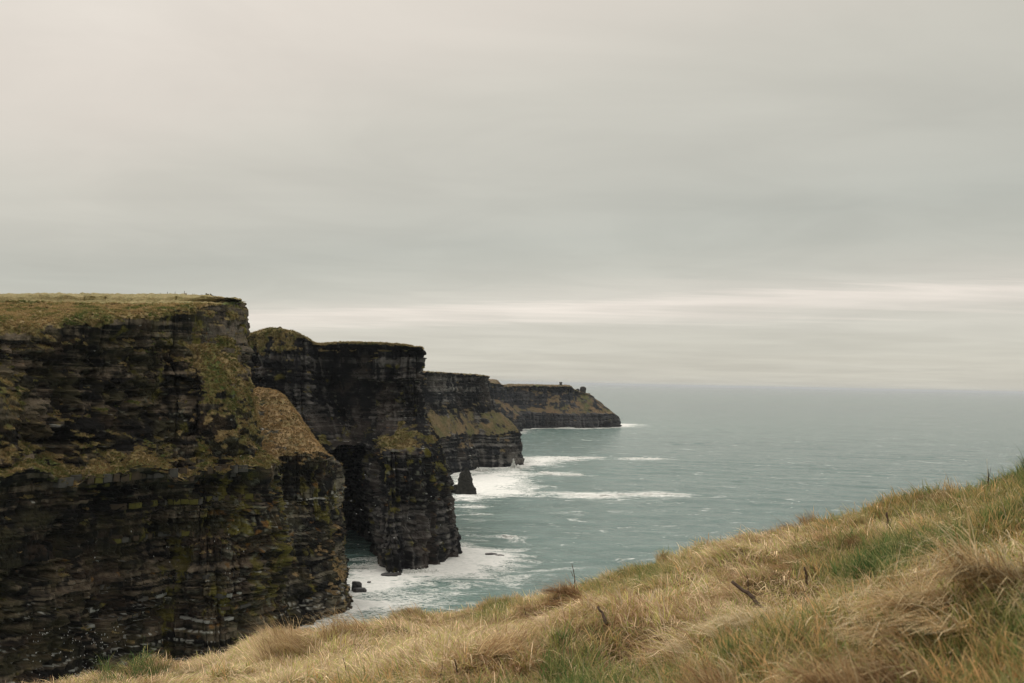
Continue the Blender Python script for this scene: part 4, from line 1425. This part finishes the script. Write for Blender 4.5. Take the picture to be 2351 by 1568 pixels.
def hill_z(x, y, lumps=True):
    x = np.asarray(x, float)
    y = np.asarray(y, float)
    z = -1.85 - 0.155 * (y - 5.5) + 0.185 * x + 0.030 * np.maximum(x, 0) ** 2 * (1 - 0.5 * sstep(x, 6, 12))
    z = z + (.12 * np.exp(-((x - 3.2) / 1.3) ** 2) + .20 * np.exp(-((x - 1.7) / 1.0) ** 2)) * sstep(y, 7, 11) - .16 * sstep(x, 4.0, 5.4)
    if lumps:
        near_e = sstep(y, edge_y(x) - 2.5, edge_y(x) - .3)
        z = z + 0.18 * fbm(x / 1.9, y / 1.9, None, 3, 401) * (1 - .35 * near_e) + 0.15 * fbm(x / .75, y / .75, None, 3, 405, .45)
    over = np.maximum(0, y - edge_y(x) - .25 * vnoise(x / .9, x * 0, seed=409))
    z = z - (over * 0.5 + 1.6 * over ** 1.5)
    return np.maximum(z, -124.0 + 0 * z) + EYE[2]


hx = np.concatenate([np.arange(-60, -12, 1.2), np.arange(-12, 10, 0.09), np.arange(10, 60, 1.2)])
hy = np.concatenate([np.arange(-50, 0, 1.6), np.arange(0, 17, 0.09), np.arange(17, 48, 0.8)])
HX, HY = np.meshgrid(hx, hy)
HZ = hill_z(HX, HY)
m, t, o = new_mat('soil_and_thatch')
g = t.node('ShaderNodeNewGeometry')
n1 = t.noise(g.outputs['Position'], 1.3, 5.0, 0.6)
n2 = t.noise(g.outputs['Position'], 26.0, 4.0, 0.7)
c = t.mix(t.maprange(n2, .3, .7), t.ramp(n1, [(0.35, (.17, .120, .062)), (0.65, (.085, .090, .034))]), (.26, .195, .105, 1))
principled(t, o, c, 1.0, 0.0, bump(t, n2, .8, .03))
M_SOIL = m
hill = link('hillside', mesh_np('hillside', np.stack([HX, HY, HZ], -1), grid_faces(*HX.shape)[:, ::-1], M_SOIL))
tag(hill, 'grassy foreground slope rising to the right', 'hillside', None, 'structure')

S1 = ((1, 1, 1), (1.1, 1.08, 1.02), (.82, .76, .68), (1.3, 1.3, 1.25), (.66, .56, .46), (.75, .85, .45), (.55, .75, .35))
straw_flat = [blade_set(34, rg, .17, .5, .10, .0064, .55, 1.5, (.95, 0), 6, S1) for _ in range(10)]
straw_up = [blade_set(24, rg, .13, .5, .05, .0058, .55, 1.0, (-.25, 0), 5, S1) for _ in range(8)]
green_up = [blade_set(26, rg, .125, .5, .06, .0060, .55, .9, (-.10, 0), 4, ((1, 1, 1), (.8, .95, .8), (1.2, 1.1, .9), (2.2, 1.5, 1.6), (2.8, 1.9, 2.2))) for _ in range(8)]
short_m = [blade_set(34, rg, .085, .5, .09, .0052, .9, 1.1, (-.15, 0), 3, S1) for _ in range(6)]
gcoll = proto_collection('grass_clump', straw_flat + straw_up + green_up + short_m, M_GRASS)
NS, NU_, NG, NM = 10, 8, 8, 6
n = 44000
yy = np.sqrt(rg.rand(n) * (15.6 ** 2 - 1.2 ** 2) + 1.2 ** 2)
xx = (rg.rand(n) * 2 - 1) * (yy * .60 + .5)
keep = yy < edge_y(xx) + .55
xx, yy = xx[keep], yy[keep]
n = len(xx)
zz = hill_z(xx, yy)
gr = fbm(xx / 1.5, yy / 1.8, None, 4, 411) + 0.10 * (xx - 0.5) - .05 * (yy - 8) - .05 + .38 * sstep(xx, 1.4, 3.6)
wild = rg.rand(n)
ed = sstep(yy, edge_y(xx) - 1.1, edge_y(xx) - .1)
mat_n = fbm(xx / .8, yy / .8, None, 3, 415)
isg = (gr + 1.1 * (wild - .5) > .27)
up = (~isg) & (((mat_n + .6 * (rg.rand(n) - .5)) > .42) | (ed > .35 + .6 * rg.rand(n)))
sh = (~isg) & (~up) & (rg.rand(n) < .42)
idx = np.where(isg, 18 + rg.randint(0, NG, n), np.where(up, 10 + rg.randint(0, NU_, n), np.where(sh, 26 + rg.randint(0, NM, n), rg.randint(0, NS, n))))
# Collection Info sorts children by name; names are numbered, so the order holds
tv_ = fbm(xx / .9, yy / .9, None, 4, 421) + rg.normal(0, .3, n)
tint = lerp3((.80, .655, .475), (.50, .345, .22), sstep(tv_, -.1, .75))
tint = lerp3(tint, np.array((.53, .455, .275)), sstep(gr, -.15, .3) * .5)
tg = lerp3((.31, .295, .13), (.155, .220, .085), sstep(tv_ + .8 * gr, -.2, .8))
tint = np.where(isg[:, None], tg, tint)
scl = (.7 + .6 * rg.rand(n)) * (1 + .25 * ed * fbm(xx / .5, yy * 0, None, 2, 423))
slope_rot = np.stack([rg.normal(0, .12, n), rg.normal(0, .12, n) - .12, np.where(idx < 10, 4.2 * fbm(xx / .8, yy / .8, None, 3, 431) + 2.6 + rg.normal(0, .55, n), np.where(idx > 25, rg.rand(n) * 6.3, rg.normal(0, .9, n)))], -1)
grass = scatter('grass', np.stack([xx, yy, zz - .012], -1), slope_rot, scl, tint, idx, gcoll)
tag(grass, 'dry straw and green grass covering the foreground slope', 'grass', None, 'stuff')


# ------------------------------------------------------------------ tussocks one can pick out
def on_hill(px, py, lo=1.2, hi=16.0):
    """first point of the slope seen at (px, py); looks lower when the ray clears the brow"""
    ss = np.arange(lo, hi, 0.015)
    for k_ in range(60):
        d = ray(px, py + 3 * k_)
        p = EYE[None] + d[None] * (ss / d[1])[:, None]
        hit = np.where((p[:, 2] <= hill_z(p[:, 0], p[:, 1])) & (p[:, 1] < edge_y(p[:, 0]) + .15))[0]
        if len(hit):
            return p[hit[0]]
    return p[-1]


STR = ((.55, .41, .225), (.64, .49, .28), (.44, .30, .16), (.34, .21, .11), (.68, .55, .34))
BRN = ((.45, .29, .155), (.34, .20, .105), (.54, .38, .21), (.24, .135, .07))
PAL = ((.62, .52, .34), (.52, .42, .25), (.70, .60, .42))
GRN = ((.10, .17, .06), (.14, .20, .07), (.075, .13, .05), (.30, .25, .11))
tl = [   # px, py or explicit distance, blades, length, spread, lean, wind
    (1640, ('y', 4.5), 1300, .42, .20, .45, (-.6, .1), BRN + STR, 'blurred brown tussock at the bottom edge of the slope'),
    (2230, 1385, 1700, .38, .36, .6, (-.8, -.3), STR + PAL, 'big blurred straw mound at right, hollow and dark beneath'),
    (1985, ('y', 4.2), 1200, .32, .28, .55, (-.6, .2), BRN + STR, 'blurred reddish straw mound at the bottom right'),
    (1290, 1375, 1000, .27, .30, .5, (-.95, 0), BRN, 'brown windswept tussock on the brow right of the green surf'),
    (1850, 1215, 1000, .22, .34, .45, (-.75, 0), BRN, 'brown tussock at the step in the brow'),
    (720, 1470, 1000, .34, .42, .35, (-.45, 0), STR, 'tall straw tussock on the brow in front of the spur'),
    (300, 1560, 700, .30, .36, .45, (-.2, 0), GRN, 'ragged green and straw tuft at the lower left corner'),
    (925, 1428, 500, .24, .24, .4, (-.35, 0), STR, 'upright straw tuft below the green water'),
    (1880, 1300, 1100, .22, .34, .5, (-.95, 0), BRN, 'matted reddish straw mat in the middle of the slope'),
    (2200, 1150, 900, .22, .32, .6, (-.7, 0), STR, 'dry tangled tuft on the upper right of the slope'),
    (2330, 1095, 500, .21, .30, .45, (.05, 0), GRN, 'long green tuft on the skyline at the right edge'),
    (1720, 1445, 900, .22, .32, .6, (-.9, .2), PAL, 'pale flattened straw patch beside the fallen stick'),
    (1150, 1500, 900, .24, .34, .6, (.9, .3), STR, 'swirl of flattened straw at the bottom centre'),
    (420, 1558, 500, .26, .26, .5, (.9, .1), PAL, 'pale straw tuft beside the ragged green tuft'),
    (2070, 1300, 700, .20, .36, .4, (-.15, 0), GRN, 'lush green tuft among straw on the right slope'),
    (1430, 1312, 500, .16, .34, .45, (-.3, 0), GRN, 'green tuft on the brow near the thin stalk'),
]
for i, (px, py, nb, L, sp_, lean, wind, tones, lb) in enumerate(tl):
    rr = np.random.RandomState(600 + i)
    if isinstance(py, tuple):
        d = ray(px, 1500)
        yv = py[1]
        xv = d[0] / d[1] * yv
        p = np.array([xv, yv, float(hill_z(np.array([xv]), np.array([yv]))[0])])
    else:
        p = on_hill(px, py)
    VV, FF, CC, off = [], [], [], 0
    nc = 9
    for k_ in range(nc):
        ca = rr.rand() * 6.28
        cr_ = sp_ * math.sqrt(rr.rand())
        c0 = np.array([math.cos(ca) * cr_ * 1.3, math.sin(ca) * cr_ * .8])
        wv_ = np.array(wind) + rr.normal(0, .22, 2)
        tw_ = rr.uniform(.7, 1.25)
        V, F, C = blade_set(nb // nc, rr, L * rr.uniform(.6, 1.15), .45, sp_ * .38, .0056, lean, rr.uniform(.8, 1.7), tuple(wv_), 6, tones)
        V[:, 0] += c0[0]
        V[:, 1] += c0[1]
        gx, gy = p[0] + V[:, 0], p[1] + V[:, 1]
        lift = .10 * L / .3 * math.exp(-(cr_ / sp_) ** 2)
        V[:, 2] += hill_z(np.full(1, p[0] + c0[0]), np.full(1, p[1] + c0[1]))[0] - p[2] + lift * rr.uniform(.4, 1.2) - .02
        VV.append(V)
        FF.append(F + off)
        CC.append(C * tw_)
        off += len(V)
    o_ = link('grass_tussock', mesh_np('grass_tussock', np.concatenate(VV), np.concatenate(FF), M_TUSS, np.concatenate(CC)))
    o_.location = p
    tag(o_, lb, 'tussock', 'tussocks on the slope')


# ------------------------------------------------------------------ dead stems and sticks
def stem(path, r0, r1, label, forks=(), mat=M_TWIG, name='dead_stem', seed=0):
    """path in metres from the foot; a bent tapering six-sided stem with knots"""
    rr = random.Random(seed)

    def tube(pts_, ra, rb):
        bm_v, bm_f = [], []
        n_ = len(pts_)
        for k_, p in enumerate(pts_):
            p = Vector(p)
            tdir = (Vector(pts_[min(k_ + 1, n_ - 1)]) - Vector(pts_[max(k_ - 1, 0)])).normalized()
            a = tdir.cross(Vector((.3, .9, .2))).normalized()
            b = tdir.cross(a)
            r = (ra + (rb - ra) * k_ / (n_ - 1)) * rr.uniform(.82, 1.22)
            for s_ in range(7):
                w_ = s_ / 7 * 2 * math.pi
                bm_v.append(p + a * math.cos(w_) * r + b * math.sin(w_) * r)
        for k_ in range(n_ - 1):
            for s_ in range(7):
                bm_f.append((k_ * 7 + s_, k_ * 7 + (s_ + 1) % 7, (k_ + 1) * 7 + (s_ + 1) % 7, (k_ + 1) * 7 + s_))
        bm_f.append(tuple(range(7))[::-1])
        bm_f.append(tuple((n_ - 1) * 7 + s_ for s_ in range(7)))
        return bm_v, bm_f

    def fine(pts_):
        pts_ = [Vector(p) for p in pts_]
        o2 = []
        for a, b in zip(pts_[:-1], pts_[1:]):
            for q in (0, .25, .5, .75):
                o2.append(a.lerp(b, q) + Vector((rr.uniform(-1, 1), rr.uniform(-1, 1), rr.uniform(-1, 1))) * r0 * .35)
        o2.append(pts_[-1])
        return o2
    V, F = tube(fine(path), r0, r1)
    for f_ in forks:
        v2, f2 = tube(fine(f_), r0 * .6, r1 * .5)
        F += [tuple(i_ + len(V) for i_ in q) for q in f2]
        V += v2
    me = bpy.data.meshes.new(name)
    me.from_pydata([tuple(v) for v in V], [], F)
    me.polygons.foreach_set('use_smooth', np.full(len(me.polygons), True))
    me.materials.append(mat)
    return link(name, me)


def stem_px(foot, tip, r0, r1, label, forks=(), seed=0, name='dead_stem', mat=M_TWIG, dy=0.0, bend=.06):
    p = on_hill(*foot)
    q = at(tip[0], tip[1], p[1] + dy)
    d = q - p
    mid = d * .5 + np.array([bend * np.linalg.norm(d), 0, 0])
    fk = []
    for f_ in forks:
        a = d * f_[0]
        e = at(f_[1], f_[2], p[1] + dy) - p
        fk.append([tuple(a), tuple((a + e) / 2 + np.array([.004, 0, 0])), tuple(e)])
    o_ = stem([tuple(-d * .12), tuple(mid), tuple(d)], r0, r1, label, fk, mat, name, seed)
    o_.location = p + np.array([0, -.06, .045])
    tag(o_, label, 'stem' if name == 'dead_stem' else 'stick', 'dead stems on the slope')


M_PALE = mat_plain('bleached_stalk', (.42, .34, .22), (.62, .53, .38), 20.0, bd=.001)
stem_px((1757, 1420), (1676, 1345), .019, .013, 'thick broken dark stick leaning left in the straw', seed=1, name='broken_stick', dy=.25)
stem_px((1388, 1437), (1371, 1403), .012, .009, 'dark broken stem standing in straw near the centre', seed=2, dy=.1)
stem_px((1847, 1352), (1842, 1312), .010, .006, 'short dark upright stem right of the thick broken stick', seed=3)
stem_px((1713, 1366), (1710, 1331), .006, .003, 'thin curved dark stem just above the thick broken stick', seed=4)
stem_px((2031, 1222), (2030, 1186), .011, .007, 'dark stem standing below the brow on the right', seed=5)
stem_px((1318, 1338), (1312, 1300), .008, .004, 'forked thin stem on the brow against the sea', ((.5, 1309, 1316),), seed=6)
stem_px((2258, 1112), (2262, 1086), .0045, .0025, 'forked brown stem on the skyline near the right edge', ((.45, 2268, 1084),), seed=7)
stem_px((2252, 1110), (2259, 1062), .0022, .0012, 'tall thin pale stalk beside the forked skyline stem', seed=8, mat=M_PALE)
stem_px((1049, 1555), (1044, 1523), .006, .004, 'dark stub of a stem at the bottom centre', seed=9)
stem_px((1012, 1560), (1016, 1527), .003, .002, 'thin dark stem left of the bottom centre stub', seed=10)
stem_px((797, 1562), (790, 1518), .003, .002, 'thin dark stem rising from straw at the lower left', seed=11)
stem_px((1208, 1432), (1203, 1402), .004, .003, 'short reddish stem on the brow by the water', seed=12)
stem_px((2300, 1200), (2283, 1150), .0028, .0016, 'bleached forked stalk on the right slope', ((.4, 2268, 1165),), seed=13, mat=M_PALE)
stem_px((2345, 1195), (2328, 1143), .0028, .0016, 'bleached stalk nearest the right edge', ((.4, 2318, 1158),), seed=14, mat=M_PALE)
stem_px((2155, 1325), (2185, 1262), .0028, .0016, 'bleached bent stalk over the big straw mound', seed=15, mat=M_PALE, bend=-.1)
stem_px((2040, 1330), (2060, 1265), .0026, .0016, 'pale leaning stalk left of the big straw mound', seed=16, mat=M_PALE)
stem_px((1935, 1400), (1968, 1345), .0028, .0016, 'pale leaning stalk in the green patch on the right', seed=17, mat=M_PALE)

# ------------------------------------------------------------------ sea haze
bm = bmesh.new()
bmesh.ops.create_cube(bm, size=1.0)
for v in bm.verts:
    v.co = (v.co.x * 300000, v.co.y * 360000, (v.co.z + .5) * 186 - 14)
me = bpy.data.meshes.new('haze')
bm.to_mesh(me)
bm.free()
m, t, o = new_mat('haze_air')
pv = t.node('ShaderNodeVolumePrincipled')
pv.inputs['Color'].default_value = (0.88, 0.94, 1.0, 1)
pv.inputs['Density'].default_value = 1.8e-5
t.l.new(pv.outputs[0], o.inputs['Volume'])
me.materials.append(m)
hz = link('haze', me)
tag(hz, 'thin sea haze between camera and headland', 'haze', None, 'stuff')
print('tris', sum(len(o.data.polygons) * 2 for o in COL.objects if o.type == 'MESH'))
